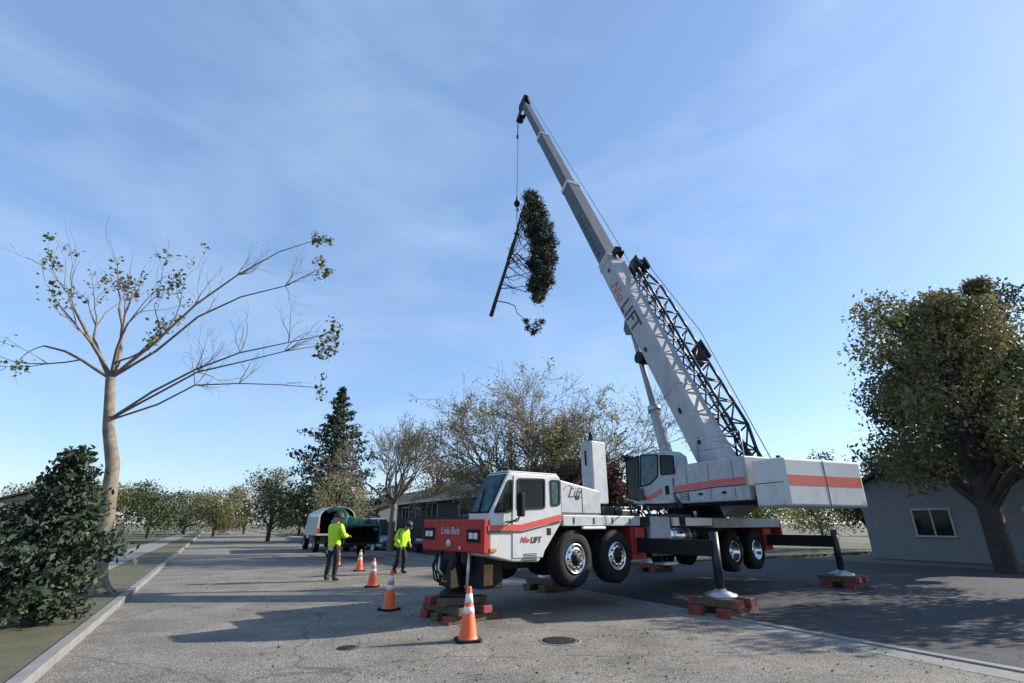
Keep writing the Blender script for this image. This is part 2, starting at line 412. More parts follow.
# mirror with bracket
mx, mz = nl(520, 505, -1.42)
arm = T().path([(mx-.2, YN, nl(508, 522)[1]), (mx-.05, -1.42, nl(508, 521)[1]), (mx, -1.45, mz-.1)], [.014]*3, 6)
arm.path([(mx-.1, YN, nl(508, 521)[1]-.03), (mx-.03, -1.42, nl(508, 521)[1]+.05)], [.012]*2, 6)
arm = arm.build('mirror_arm', MT['gasket'], cab)
T().box(mx-.05, mx+.05, -1.52, -1.37, mz-.20, mz+.21).build('mirror_head', MT['gasket'], cab, .03, seg=3)
# writing on the door
cx, cz = nl(524.6, 540, -1.267); text('red_lettering', 'Nio', MT['txtred'], cab, .135, TM @ V((cx, -1.2745, cz)), TX, TZ, .35, .002, .003)
cx, cz = nl(535.6, 540, -1.267); text('black_lettering', 'LIFT', MT['txtblack'], cab, .145, TM @ V((cx, -1.2745, cz)), TX, TZ, .25, .002, .003)
# hood between cab and bumper far side
T().prism([(-.02, 1.1), (1.6, 1.1), (1.6, 1.66), (-.02, 1.62)], YF + .02, .74).build('front_deck', MT['black'], crane, .02)
# --- bumper
bm = T().prism([(-.25, 1.15), (-.23, 1.12), (-.125, 1.12), (-.125, 1.66), (-.23, 1.68), (-.25, 1.65)], -1.262, .76).build('front_bumper', MT['red'], crane, .012)
for (x0, y0, x1, y1) in ((426, 529.5, 433.5, 537.5), (469, 531.5, 478.5, 540.5)):
    a = fl(x0, y0); b = fl(x1, y1)
    h = T(); w = .035
    ya, yb, za, zb = b[0], a[0], b[1], a[1]
    h.box(-.275, -.24, ya-w, yb+w, zb, zb+w); h.box(-.275, -.24, ya-w, yb+w, za-w, za); h.box(-.275, -.24, ya-w, ya, za, zb); h.box(-.275, -.24, yb, yb+w, za, zb); h.box(-.256, -.2505, ya, yb, za, zb)
    hl = h.build('headlight', MT['gasket'], crane)
    for q in (0, 1):
        ym = ya + (yb-ya)*(q*.5); T().box(-.268, -.257, ym+.012, ym+(yb-ya)*.5-.012, za+.02, zb-.02).build('lens', MT['lens'], hl, .012)
cy, cz = fl(450.5, 531); text('maker_lettering', 'Link-Belt', MT['txtwhite'], bm, .175, TM @ V((-.2545, cy, cz)), -TY, TZ, 0, .002, .003)
cy, cz = fl(449, 543.5); T().lathe([(.075, 0), (.08, -.02), (.06, -.03), (.001, -.032)], (-.25, cy, cz), (1, 0, 0), 20).build('round_emblem', MT['steel'], bm)
cy, cz = fl(460, 548); T().lathe([(.028, 0), (.03, -.02), (.001, -.028)], (-.25, cy, cz), (1, 0, 0), 14).build('small_lamp', MT['lens'], bm)
# --- front jack under the bumper
jk = T().box(-.17, .2, -.3, .12, .62, 1.12).tube((.0, -.1, .42), (.0, -.1, 1.0), .15, n=20)
jk.lathe([(.001, .366), (.30, .366), (.30, .42), (.2, .48), (.12, .5)], (0, -.1, 0), n=24)
jack = jk.build('front_jack', MT['black'], crane, .01)
T().prism([(-.44, .55), (-.22, .5), (-.2, .78), (-.33, .86)], -.2, -.17, 'x').build('tan_side_plate', MT['ply'], jack, .006)
T().box(.05, .24, -.90, -.87, .58, .92).build('tan_side_plate', MT['ply'], jack, .006)
T().tube((-.2, -.72, .5), (-.2, -.78, 1.12), .028, n=12).build('jack_rod', MT['steel'], jack)
hs = T()
for k in range(7):
    y = .35 - k*.12; hs.path([(-.12, y, 1.12), (-.2, y+.08+.1*math.sin(k*2.1), .85), (-.12, y+.12, .6), (-.02, y*.5, .48)], [.016]*4, 6)
hs.build('hydraulic_hose', MT['rubber'], jack)
T().path([(-.1, .30, 1.1), (-.2, .2, .8), (-.05, .05, .55)], [.035, .03, .03], 8).build('brace_rod', MT['steel'], jack)
T().box(-.1, .5, .0, .35, .5, 1.1).box(.2, 1.5, -.5, .3, .78, 1.1).build('jack_housing', MT['black'], jack, .015)
T().box(.02, .5, -.86, -.36, .52, 1.12).box(-.08, .3, .18, .5, .7, 1.12).prism([(-.16, 1.12), (-.16, .95), (.1, .62), (.3, .62), (.3, 1.12)], -.62, -.45).build('jack_guard', MT['black'], jack, .015)
T().box(-.13, -.105, .02, .2, .58, .70).build('cover_plate', MT['orange'], jack)
# --- wheels
wheel_z = .96
WR = .55
def wheel(x, side, steer=0.0, zc=wheel_z, dual=False):
    y0 = YN if side < 0 else -YN      # outer face
    w = .34; ax = V((0, side, 0))
    cx = M.Translation(TM @ V((x, y0 - side*w/2, zc))) @ M.Rotation(CA + steer, 4, 'Z')
    b = MB(cx)
    pr = [(.30, -w/2+.03), (.40, -w/2), (.50, -w/2+.01), (.545, -w/2+.05), (.55, -w/2+.1), (.55, w/2-.1), (.545, w/2-.05), (.50, w/2-.01), (.40, w/2), (.31, w/2-.02), (.30, w/2-.08)]
    pr = [(a*.93 if a > .35 else a*.87, h) for a, h in pr]; b.lathe(pr, (0, 0, 0), ax, 48)
    for i in range(40):              # tread lugs
        a = 2*math.pi*i/40
        for s, t in ((-1, 0), (1, .5)):
            a2 = a + t*2*math.pi/40
            q = M.Rotation(a2, 4, 'Y'); o = b.xf; b.xf = o @ q
            ys = sorted((s*.03, s*(w/2-.045))); b.box(-.028, .028, ys[0], ys[1], .508, .522); b.xf = o
    tyre = b.build('tyre', MT['rubber'], crane)
    tyre.name = 'wheel'
    r = MB(cx); yo = w/2
    if dual: pr2 = [(.305, yo-.05), (.30, yo-.0), (.285, yo-.01), (.27, yo-.14), (.2, yo-.17), (.14, yo-.16), (.13, yo-.13), (.001, yo-.13)]
    else: pr2 = [(.31, yo-.05), (.315, yo+.008), (.29, yo+.004), (.275, yo-.035), (.262, yo-.05), (.25, yo-.02), (.22, yo+.01), (.19, yo+.012), (.15, yo), (.13, yo+.01)]
    pr2 = [(a*.87, h) for a, h in pr2]; r.lathe(pr2, (0, 0, 0), ax, 40)
    rim = r.build('rim', MT['chrome'], tyre)
    for i in range(10):
        a = 2*math.pi*i/10; rr = .205; u = V((math.cos(a), 0, math.sin(a)))
        MB(cx).tube(u*rr + ax*(yo-.015 if not dual else yo-.175), u*rr + ax*(yo+.010 if not dual else yo-.155), .021, .019, 10).build('hand_hole', MT['black'], tyre)
    h = MB(cx); yb = yo if not dual else yo-.16
    h.lathe([(.135, yb), (.13, yb+.012), (.08, yb+.016), (.07, yb+.05), (.05, yb+.065), (.001, yb+.065)], (0, 0, 0), ax, 20)
    for i in range(10):
        a = 2*math.pi*(i+.5)/10; u = V((math.cos(a), 0, math.sin(a))); h.tube(u*.155 + ax*(yb), u*.155 + ax*(yb+.035), .014, .012, 6)
    h.build('hub', MT['black'] if not dual else MT['chrome'], tyre)
    return tyre
for x in (2.02, 3.31):
    wheel(x, -1, 0); wheel(x, 1, 0)
for x in (8.35, 9.65):
    wheel(x, -1, 0, .9, True); wheel(x, 1, 0, .9, True)
for x in (2.02, 3.31, 8.35, 9.65):
    T().tube((x, -1.05, .94), (x, 1.05, .94), .085, n=14).ball((x, 0, .94), .24).build('axle', MT['black'], crane)
# --- frame and decks
T().box(.4, 11.3, -.52, .52, 1.05, 1.56).build('chassis_frame', MT['black'], crane, .02)
T().box(1.69, 4.18, -1.26, 1.26, 1.56, 1.765).build('front_fender_deck', MT['grime'], crane, .015)
T().box(1.75, 4.1, -1.2, -1.0, 1.545, 1.56).build('fender_lip', MT['black'], crane)
T().box(7.4, 11.4, -1.26, 1.26, 1.5, 1.75).build('rear_deck', MT['grime'], crane, .015)
T().box(4.2, 7.38, -1.15, 1.15, 1.62, 1.74).build('centre_deck', MT['grime'], crane, .015)
T().box(2.2, 2.9, -1.32, -1.262, 1.50, 1.545).build('side_step', MT['white'], crane, .006)
# pale plate boxes along the deck edge past the fender
T().box(4.62, 5.45, -1.2, -1.0, 1.28, 1.76).build('tool_box', MT['grime'], crane, .012)
T().box(4.22, 4.55, -1.27, -1.05, 1.56, 1.755).build('black_bracket', MT['black'], crane, .01)
T().box(5.5, 7.3, -1.27, -1.2, 1.55, 1.75).build('side_plate', MT['white'], crane, .01)
T().box(5.75, 5.98, -1.3, -1.272, 1.56, 1.77).build('black_bracket', MT['black'], crane, .006)
tank = T(); tank.tube((5.35, -.98, 1.33), (6.6, -.98, 1.33), .22, n=28); tk = tank.build('fuel_tank', MT['chrome'], crane)
for x in (5.6, 6.3):
    T().lathe([(.223, -.025), (.228, -.02), (.228, .02), (.223, .025)], (x, -.98, 1.33), (1, 0, 0), 28).build('tank_strap', MT['steel'], tk)
# red outrigger box behind the second wheel
T().box(3.92, 4.42, -1.18, 1.18, .86, 1.54).build('outrigger_box', MT['red'], crane, .015)
T().box(4.0, 4.15, -1.22, -1.185, .98, 1.5).build('outrigger_box_rib', MT['red'], crane, .01)
T().box(4.42, 4.75, -1.1, -.9, .86, 1.5).build('inner_bracket', MT['black'], crane, .01)
T().box(4.95, 5.5, -1.27, -1.0, .70, .76).build('side_step', MT['white'], crane, .008)
T().box(5.1, 5.16, -1.1, -1.05, .76, 1.1).box(5.3, 5.36, -1.1, -1.05, .76, 1.1).build('step_hanger', MT['black'], crane)
# long dark side beam (stowed skirt) then extended outriggers
T().box(4.55, 7.4, -1.24, -.98, .90, 1.23).build('side_skirt', MT['navy'], crane, .015)
def outrigger(x, side, ext, name='outrigger'):
    s = side; y0 = .9*s; y1 = ext*s
    b = T().box(x-.13, x+.13, min(y0, y1), max(y0, y1), 1.0, 1.3).build(name, MT['black'], crane, .012)
    T().tube((x, y1, .42), (x, y1, 1.45), .085, n=18).build('jack_cylinder', MT['navy'], b)
    T().tube((x, y1, .40), (x, y1, .6), .06, n=16).build('jack_ram', MT['chrome'], b)
    T().lathe([(.30, .30), (.30, .34), (.12, .40), (.09, .43), (.001, .43)], (x, y1, 0), n=24).build('float_pad', MT['steel'], b)
outrigger(4.17, -1, 3.0); outrigger(4.17, 1, 1.75); outrigger(10.6, -1, 3.0); outrigger(10.6, 1, 3.0)
T().box(10.35, 10.85, -1.18, 1.18, .86, 1.48).build('outrigger_box', MT['red'], crane, .015)
T().box(11.38, 11.5, -1.25, 1.25, 1.0, 1.7).build('rear_bumper', MT['red'], crane, .012)
for s in (-1, 1): T().box(11.5, 11.53, s*.95-.14, s*.95+.14, 1.3, 1.42).build('tail_lamp', MT['stripe'], crane, .008)
# --- engine cowl behind the cab
cowl = T().prism([(1.70, 1.77), (2.92, 1.77), (2.92, 2.27), (1.70, 2.44)], -1.2, .9).build('engine_cowl', MT['grime'], crane, .025)
cx, cz = nl(574, 493, -1.205); text('script_lettering', 'Lift', MT['txtblack'], cowl, .3, TM @ V((cx, -1.206, cz)), TX, TZ, .5, .002, -.002)
cx, cz = nl(578, 497, -1.205); T().box(nl(577, 495)[0], nl(580.5, 495)[0], -1.212, -1.195, cz-.05, cz+.03).build('latch_plate', MT['black'], cowl, .005)
sw = [nl(563 + 11*t, 490 - 5*math.sin(t*3.0), -1.205) for t in (0, .25, .5, .75, 1)]
T().path([(p[0], -1.205, p[1]) for p in sw], [.004]*5, 5).build('logo_swoosh', MT['txtblack'], cowl)
# --- exhaust housing
ex = T().box(3.02, 3.50, -.95, -.60, 2.02, 3.40).build('exhaust_housing', MT['grime'], crane, .02)
for k in range(6): T().box(3.012, 3.02, -.93+k*.053, -.915+k*.053, 2.1, 3.34).build('housing_rib', MT['steel'], ex)
T().box(3.005, 3.012, -.78, -.72, 2.85, 3.18).build('vent_slot', MT['black'], ex, .01)
T().tube((3.2, -.78, 3.40), (3.2, -.78, 3.5), .075, .065, 14).path([(3.2, -.78, 3.48), (3.2, -.78, 3.56), (3.16, -.78, 3.62)], [.055, .05, .03], 12).build('exhaust_pipe', MT['black'], ex)
T().tube((3.2, -.8, 1.76), (3.2, -.8, 2.05), .09, n=12).tube((3.4, -.8, 1.76), (3.4, -.8, 2.05), .05, n=12).build('support_leg', MT['black'], ex)
# small clutter on the deck
cl = T()
cl.box(3.7, 4.7, -.9, .2, 1.77, 1.98).box(3.75, 4.2, -1.1, -.9, 1.77, 1.9).box(4.8, 6.6, -1.1, -.95, 1.75, 1.83)
cl.build('hydraulic_valve_box', MT['navy'], crane, .02)
T().path([(3.7, -1.1, 2.02), (5.6, -1.1, 2.05)], [.022, .022], 8).path([(4.1, -1.1, 1.77), (4.1, -1.1, 2.03)], [.02]*2, 8).path([(5.2, -1.1, 1.77), (5.2, -1.1, 2.04)], [.02]*2, 8).build('hand_rail', MT['black'], crane)
for x in (3.9, 4.3, 6.9): T().tube((x, -1.05, 1.78), (x, -1.05, 1.92), .04, .05, 12).build('pipe_fitting', MT['steel'], crane)

# hoses, rails and fittings along the deck
rng = random.Random(12)
for k in range(7):
    x0 = rng.uniform(3.7, 6.6); x1 = x0 + rng.uniform(.4, 1.1); y = rng.uniform(-1.15, -.7)
    T().path([(x0, y, 1.76), (x0 + .05, y, 1.9 + .03*k), ((x0+x1)/2, y + .05, 1.95 + .025*k), (x1, y + .1, 1.77)], [.02]*4, 6).build('hydraulic_hose', MT['rubber'], crane)
for x in (2.0, 2.6, 3.2, 3.8):
    T().box(x-.012, x+.012, -1.272, -1.262, 1.60, 1.72).build('deck_bolt_strip', MT['black'], crane)
T().box(1.72, 2.9, -1.206, -1.2, 1.80, 1.815).box(2.33, 2.342, -1.206, -1.2, 1.82, 2.3).build('cowl_seam', MT['gasket'], cowl)
T().path([(4.3, -1.24, 1.76), (4.3, -1.24, 2.0), (4.3, -1.1, 2.0)], [.015]*3, 6).path([(5.0, -1.0, 1.3), (5.1, -1.05, 1.55), (5.3, -1.02, 1.6)], [.025]*3, 6).build('grab_handle', MT['steel'], crane)
for x in (4.6, 4.75, 4.9): T().path([(x, -.95, 1.5), (x + .05, -1.1, 1.3), (x - .02, -1.2, 1.25)], [.018]*3, 6).build('hydraulic_hose', MT['rubber'], crane)
T().box(4.05, 4.2, -1.3, -1.24, 1.2, 1.32).build('jack_control_box', MT['black'], crane, .01)
# --- superstructure
FT = at(727, 480, 14.3); TT = at(524, 103, 26.5)
ah = V((TT.x-FT.x, TT.y-FT.y, 0)).normalized(); lh = V((-ah.y, ah.x, 0))
SS = V((FT.x, FT.y, 0)) + ah*1.4
SM = M(((ah.x, lh.x, 0, SS.x), (ah.y, lh.y, 0, SS.y), (0, 0, 1, 0), (0, 0, 0, 1)))
SI = SM.inverted()
U = lambda: MB(SM)
def sl(px, py, y=1.35):
    q = SI @ onplane(px, py, SM @ V((0, y, 0)), lh); return (q.x, q.z)
U().lathe([(.85, 1.74), (.85, 1.9), (.78, 1.92), (.78, 2.06)], (0, 0, 0), n=40).build('turntable', MT['black'], crane)
U().box(-3.4, 1.3, -1.15, 1.15, 2.06, 2.22).build('turret_platform', MT['black'], crane, .02)
# engine/hydraulics housing on the left side
hp = [(-3.3, 2.12), (-.98, 2.12), (-.76, 2.35), (-.76, 3.10), (-1.2, 3.12), (-1.5, 3.14), (-3.3, 3.14)]
hs = U().prism(hp, .48, 1.33).build('turret_housing', MT['grime'], crane, .03)
a, b = sl(673, 486.5, 1.34), sl(702, 482.5, 1.34); 
U().prism([a, (-2.3, b[1]+.04), (-3.25, b[1]+.04), (-3.25, b[1]-.11), (-2.3, b[1]-.11), (a[0], a[1]-.15)], 1.328, 1.336).build('red_stripe', MT['stripe'], hs)
U().prism([(a[0], a[1]-.165), (-2.3, b[1]-.125), (-3.25, b[1]-.125), (-3.25, b[1]-.155), (-2.3, b[1]-.155), (a[0], a[1]-.20)], 1.328, 1.336).build('black_pinstripe', MT['txtblack'], hs)
a = sl(679, 493.5, 1.34); b = sl(689, 501, 1.34)
vt = U().box(b[0], a[0], 1.325, 1.338, b[1], a[1]).build('vent', MT['navy'], hs, .006)
for i in range(5):
    z = b[1] + (a[1]-b[1])*(i+.5)/5; U().box(b[0]+.02, a[0]-.02, 1.3385, 1.344, z-.01, z+.005).build('vent_slat', MT['steel'], vt)
for x in (-1.3, -2.1, -2.9): U().box(x-.006, x+.006, 1.329, 1.334, 2.18, 3.1).build('panel_seam', MT['gasket'], hs)
for x in (-1.75, -2.55): U().box(x-.07, x+.07, 1.333, 1.35, 2.3, 2.36).build('panel_latch', MT['black'], hs, .005)
U().path([(-3.2, 1.2, 3.13), (-3.2, 1.2, 3.75), (-1.7, 1.2, 3.75), (-1.7, 1.2, 3.13)], [.02]*4, 8).path([(-3.2, 1.2, 3.45), (-1.7, 1.2, 3.45)], [.016]*2, 8).build('hand_rail', MT['steel'], hs)
U().prism([(-3.3, 2.12), (.6, 2.12), (.6, 2.4), (-.8, 2.8), (-3.3, 3.0)], -1.3, -.5).build('winch_side_housing', MT['grime'], crane, .03)
# boom foot cheeks
for y0, y1 in ((.40, .46), (-.46, -.40)):
    U().prism([(-2.3, 2.2), (.6, 2.2), (.55, 2.4), (-.9, 2.7), (-1.25, 3.15), (-1.65, 3.3), (-2.3, 3.0)], y0, y1).build('boom_cheek', MT['grime'], crane, .02)
U().tube((-1.4, -.55, 2.75), (-1.4, .55, 2.75), .12, n=20).build('pivot_pin', MT['steel'], crane)
U().tube((-2.6, -.38, 2.75), (-2.6, .38, 2.75), .27, n=24).build('winch_drum', MT['steel'], crane)
cwt = U().box(-4.3, -3.42, -1.28, 1.28, 1.95, 3.0).build('counterweight', MT['white'], crane, .06, seg=3)
U().box(-4.306, -4.3, -1.2, 1.2, 2.4, 2.62).build('red_stripe', MT['stripe'], cwt)
for y in (-.9, .9):
    U().tube((-3.9, y, 3.0), (-3.9, y, 3.09), .05, n=10).build('lifting_eye', MT['black'], cwt)
U().box(-4.31, -4.301, -.006, .006, 1.98, 2.97).build('slab_seam', MT['gasket'], cwt)
U().box(-4.25, -3.45, -1.286, -1.281, 2.46, 2.475).box(-4.25, -3.45, 1.281, 1.286, 2.46, 2.475).build('slab_seam', MT['gasket'], cwt)
# operator cab
op = [(-.70, 2.14), (1.0, 2.14), (1.52, 2.3), (1.36, 3.42), (.95, 3.60), (-.50, 3.60), (-.76, 3.44), (-.82, 2.85), (-.70, 2.75)]
oc = U().prism(op, .74, 1.35).build('operator_cab', MT['grime'], crane, .04, seg=3)
S_ = dict(xf=SM, out=1)
window([sl(660.5, 456), sl(673, 456.5), sl(674, 473), sl(661.5, 474)], 1.35, oc, 'glass', **S_)
window([sl(641, 455.5), sl(657.5, 455.5), sl(657.5, 476), sl(650, 483.5), sl(641, 486)], 1.35, oc, 'tealglass', **S_)
window([sl(626.5, 461), sl(638.5, 456.5), sl(639, 500), sl(628, 497)], 1.35, oc, 'glass', name='door_opening', **S_)
# front glass (faces away from us)
U().add([(1.53, .80, 2.4), (1.53, 1.27, 2.4), (1.39, 1.27, 3.38), (1.39, .80, 3.38), (1.545, .80, 2.4), (1.545, 1.27, 2.4), (1.405, 1.27, 3.38), (1.405, .80, 3.38)],
        [(0,1,2,3),(4,7,6,5),(0,4,5,1),(1,5,6,2),(2,6,7,3),(3,7,4,0)]).build('front_window', MT['tealglass'], oc)
U().box(.56, .80, 1.40, 1.42, 2.28, 2.62).build('operator_seat', MT['navy'], oc, .03)
U().prism([sl(640, 497, 1.35), sl(648, 496, 1.35), sl(655, 492.5, 1.35), sl(662, 488, 1.35), sl(662, 493.5, 1.35), sl(655, 498, 1.35), sl(648, 500.5, 1.35), sl(640, 501, 1.35)], 1.351, 1.356).build('red_stripe', MT['stripe'], oc)
U().path([(1.2, 1.3, 3.58), (1.2, 1.3, 3.72), (.0, 1.3, 3.80), (-.3, 1.3, 3.58)], [.018]*4, 8).path([(1.2, .8, 3.60), (1.2, .8, 3.72), (.0, .8, 3.80), (-.3, .8, 3.58)], [.018]*4, 8).build('roof_rail', MT['steel'], oc)
p = sl(667, 490, 1.36); U().box(p[0]-.08, p[0]+.08, 1.348, 1.365, p[1]-.12, p[1]+.12).build('door_latch', MT['gasket'], oc, .01)
U().box(-.95, 1.4, .6, 1.3, 2.0, 2.14).build('cab_floor', MT['black'], oc, .01)
U().box(-.6, .1, 1.36, 1.38, 2.16, 2.2).build('cab_step', MT['steel'], oc)
U().path([(.5, 1.3, 1.8), (.5, 1.3, 2.1)], [.03]*2, 8).path([(-.2, 1.3, 1.8), (-.2, 1.3, 2.1)], [.03]*2, 8).build('cab_support', MT['steel'], oc)

# --- boom
bd = (TT-FT).normalized(); BL = (TT-FT).length; bn = lh.cross(bd)*-1
if bn.z < 0: bn = -bn
BMx = M(((bd.x, lh.x, bn.x, FT.x), (bd.y, lh.y, bn.y, FT.y), (bd.z, lh.z, bn.z, FT.z), (0, 0, 0, 1)))
BB = lambda: MB(BMx)
def bsec(s0, s1, hw, hh, c=.06):
    pr = [(-hw+c, -hh), (hw-c, -hh), (hw, -hh+c), (hw, hh-c*.4), (hw-c*.4, hh), (-hw+c*.4, hh), (-hw, hh-c*.4), (-hw, -hh+c)]
    return BB().prism(pr, s0, s1, 'x')
def sp(px):
    lo, hi = 0, BL
    for _ in range(40):
        m_ = (lo+hi)/2; q = FT + bd*m_; t = q.y*CP + (q.z-CAMH)*SP
        if 512 + F_PX*q.x/t > px: lo = m_
        else: hi = m_
    return m_
s1_, s2_, s3_, s4_ = sp(610), sp(569.5), sp(542.5), BL - .6
sH = BL - 27.35
base = bsec(-.9, s1_, .41, .41, .1).build('boom_base_section', MT['boomwhite'], crane, .012)
for s in (s1_-.35, 3.2): bsec(s, s+.07, .425, .425, .1).build('boom_collar', MT['boomwhite'], base)
sec2 = bsec(s1_-.1, s2_, .34, .34).build('boom_middle_section', MT['boomgrey'], crane, .01)
sec3 = bsec(s2_-.1, s3_, .28, .28).build('boom_upper_section', MT['boomgrey'], crane, .01)
sec4 = bsec(s3_-.1, s4_, .22, .23).build('boom_tip_section', MT['boomgrey'], crane, .01)
bsec(s2_-.28, s2_+.02, .37, .37).build('boom_collar', MT['steel'], sec2, .01)
bsec(s3_-.28, s3_+.02, .31, .31).build('boom_collar', MT['steel'], sec3, .01)
bsec(s1_-.02, s1_+.1, .38, .385).build('wear_pad_collar', MT['steel'], base, .01)
# row of dark pockets on the left face of the middle section
for k in range(9):
    s = s1_ + .5 + k*.4; BB().box(s, s+.24, .3405, .345, -.2, .05).build('pocket', MT['navy'], sec2, .004)
for s, u in ((9.6, .1), (5.2, -.1), (2.4, .0), (1.2, .1)):
    BB().box(s-.1, s+.1, .4105, .422, u-.06, u+.06).build('side_plate', MT['black'], base, .02)
for k in range(8):
    BB().box(1.0 + k*1.1, 1.03 + k*1.1, -.34, .34, .4105, .423).build('top_rib', MT['boomwhite'], base)
# letters on the left face, reading down the boom
def btext(body, s, u, size, m, sh=.1, bold=.0):
    text('boom_lettering', body, m, base, size, BMx @ V((s, .4135, u)), -bd, bn, sh, .003, bold)
btext('Nio', sp(626), .0, .66, MT['txtred'], .35)
for k, chh in enumerate('LIFT'): btext(chh, sp(634) - (0, .34, .66, 1.08)[k], .0, .8, MT['txtblack'], .1, .012)
# head at the tip
BH = lambda: MB(BMx @ M.Translation((sH, 0, 0)))
hd = BH().prism([(26.5, -.3), (27.2, -.55), (27.55, -.35), (27.35, .3), (26.6, .3)], -.22, -.18, 'y')
hd.prism([(26.5, -.3), (27.2, -.55), (27.55, -.35), (27.35, .3), (26.6, .3)], .18, .22, 'y')
head = hd.build('boom_head', MT['black'], crane)
BH().tube((27.2, -.17, -.1), (27.2, .17, -.1), .34, n=20).tube((27.3, -.17, .35), (27.3, .17, .35), .2, n=16).build('sheave', MT['black'], head)
BH().tube((26.9, -.17, -.95), (26.9, .17, -.95), .3, n=20).prism([(26.5, -.25), (27.1, -.4), (27.05, -1.2), (26.75, -1.2)], .18, .21, 'y').prism([(26.5, -.25), (27.1, -.4), (27.05, -1.2), (26.75, -1.2)], -.21, -.18, 'y').build('auxiliary_sheave', MT['black'], head)
# pulleys and bracket at the end of the base section
BB().tube((s1_-.1, -.1, .7), (s1_-.1, .1, .7), .16, n=16).box(s1_-.3, s1_+.05, -.16, -.12, .45, .8).box(s1_-.3, s1_+.05, .12, .16, .45, .8).build('rope_guide', MT['black'], base)
# hoist rope from the winch over the boom to the tip
def wpt(s, y, u): return BMx @ V((s, y, u))
MB().path([SM @ V((-2.6, 0, 3.02)), wpt(3, 0, .85), wpt(s1_-.1, 0, .87), wpt(27.3+sH, 0, .55)], [.011]*4, 6).build('hoist_rope', MT['black'], crane)
# lift cylinder
c0 = SM @ V((.62, .0, 2.25)); c1 = wpt(6.75, 0, -.6)
cm = c0.lerp(c1, .5)
MB().tube(c0, cm, .19, n=24).build('lift_cylinder', MT['boomwhite'], crane)
lr = MB().tube(cm, c1, .105, n=20).build('lift_ram', MT['boomwhite'], crane)
MB().tube(cm - (c1-c0).normalized()*.15, cm + (c1-c0).normalized()*.05, .215, n=24).build('gland_collar', MT['steel'], lr)
off = lh*-.24
MB().path([c0.lerp(c1, .12) + off, c0.lerp(c1, .3) + off, c0.lerp(c1, .44) + off*1.0], [.025]*3, 8).build('hydraulic_pipe', MT['black'], lr)
BB().prism([(6.3, -.40), (7.2, -.40), (6.9, -.72), (6.6, -.72)], -.3, -.26, 'y').prism([(6.3, -.40), (7.2, -.40), (6.9, -.72), (6.6, -.72)], .26, .3, 'y').build('ram_bracket', MT['boomgrey'], base)
BB().tube((5.3, -.15, -.6), (5.3, .38, -.6), .22, n=18).box(5.15, 5.45, -.2, .2, -.6, -.41).build('underside_pulley', MT['black'], base)
# lattice jib stowed along the right side
jb = BB()
def jc(s, k):
    w = .32 if 1 < s < 8.8 else .2
    yc, uc = -.86, .40
    return V((s, yc + (w if k in (0, 3) else -w), uc + (w if k in (0, 1) else -w)))
ss = [-.2 + .85*i for i in range(13)]
for k in range(4):
    for i in range(12): jb.tube(jc(ss[i], k), jc(ss[i+1], k), .05, n=6)
for i in range(12):
    for k in range(4):
        k2 = (k+1) % 4
        jb.tube(jc(ss[i], k), jc(ss[i+1], k2), .03, n=5)
        jb.tube(jc(ss[i], k), jc(ss[i], k2), .03, n=5)
jib = jb.build('lattice_jib', MT['navy'], crane)
BB().tube((9.95, -1.2, .45), (9.95, -.72, .45), .27, n=18).box(9.5, 10.15, -.75, -.7, .2, .8).box(9.5, 10.15, -1.2, -1.15, .2, .8).build('jib_head', MT['navy'], jib)
BB().box(4.3, 5.1, -1.36, -1.3, .2, .85).build('jib_plate', MT['navy'], jib, .01)
BB().box(2.0, 2.1, -.7, -.36, .1, .3).box(7.6, 7.7, -.7, -.36, .1, .3).build('jib_bracket', MT['navy'], jib)
MB().path([wpt(9.95, -.95, .85), wpt(5, -.95, 1.25), wpt(-.2, -.95, .9)], [.013]*3, 5).build('jib_rope', MT['black'], jib)

# --- hook line: ball and rope hang from the tip
hookp = at(517, 196, 26.5)
tipp = wpt(26.9+sH, 0, -1.2)
hx = hookp.copy(); hx.y = tipp.y; 
hk = thing('hook_block', hx, 'small black overhaul ball and hook on the hoist line above the cut tree', 'crane hook')
MB().path([tipp + V((-.05, 0, 0)), hx + V((0, 0, .2))], [.02]*2, 6).build('rope', MT['black'], hk)
MB().ball(hx, .2, 14, (1, 1, 1.25)).path([hx + V((0, 0, .2)), hx + V((0, 0, .62))], [.07, .03], 10).build('overhaul_ball', MT['black'], hk)
hb = hx + V((0, 0, -.42))
MB().path([hx + V((0, 0, -.2)), hb + V((.0, 0, .06)), hb + V((.1, 0, 0)), hb + V((.07, 0, -.1)), hb + V((-.03, 0, -.12)), hb + V((-.09, 0, -.05))], [.05, .045, .04, .04, .035, .02], 8).build('hook', MT['black'], hk)
MB().path([tipp + V((-.1, .1, 0)), tipp + V((-.1, .1, -1.0))], [.02, .02], 6).ball(tipp + V((-.1, .1, -1.2)), .09, 8, (1, 1, 2.4)).build('anti_two_block_weight', MT['black'], hk)

# ------------------------------------------------------------------ timber cribbing
def timber(cx, cy, z, L, ang, label, w=.2, h=.14, ends=True, grp='cribbing timbers under the front jack'):
    m = TM @ M.Translation((cx, cy, z)) @ M.Rotation(ang, 4, 'Z')
    t = thing('timber_block', m.translation, label, 'timber', grp)
    MB(m).box(-L/2+.09, L/2-.09, -w/2, w/2, 0, h).build('timber', MT['wood'], t, .012)
    for s in (-1, 1):
        x0, x1 = sorted((s*(L/2-.09), s*L/2)); MB(m).box(x0, x1, -w/2, w/2, 0, h).build('painted_end', MT['redend'] if ends else MT['wood'], t, .012)
for i, (y, lab) in enumerate(((-.55, 'bottom timber of the front cribbing nearest the camera, red end'), (-.08, 'bottom timber in the middle of the front cribbing'), (.38, 'bottom timber at the far left of the front cribbing, red end'))):
    timber(.02 + .05*i, y, 0, 1.05, .04*i, lab, h=.12, ends=(i != 1))
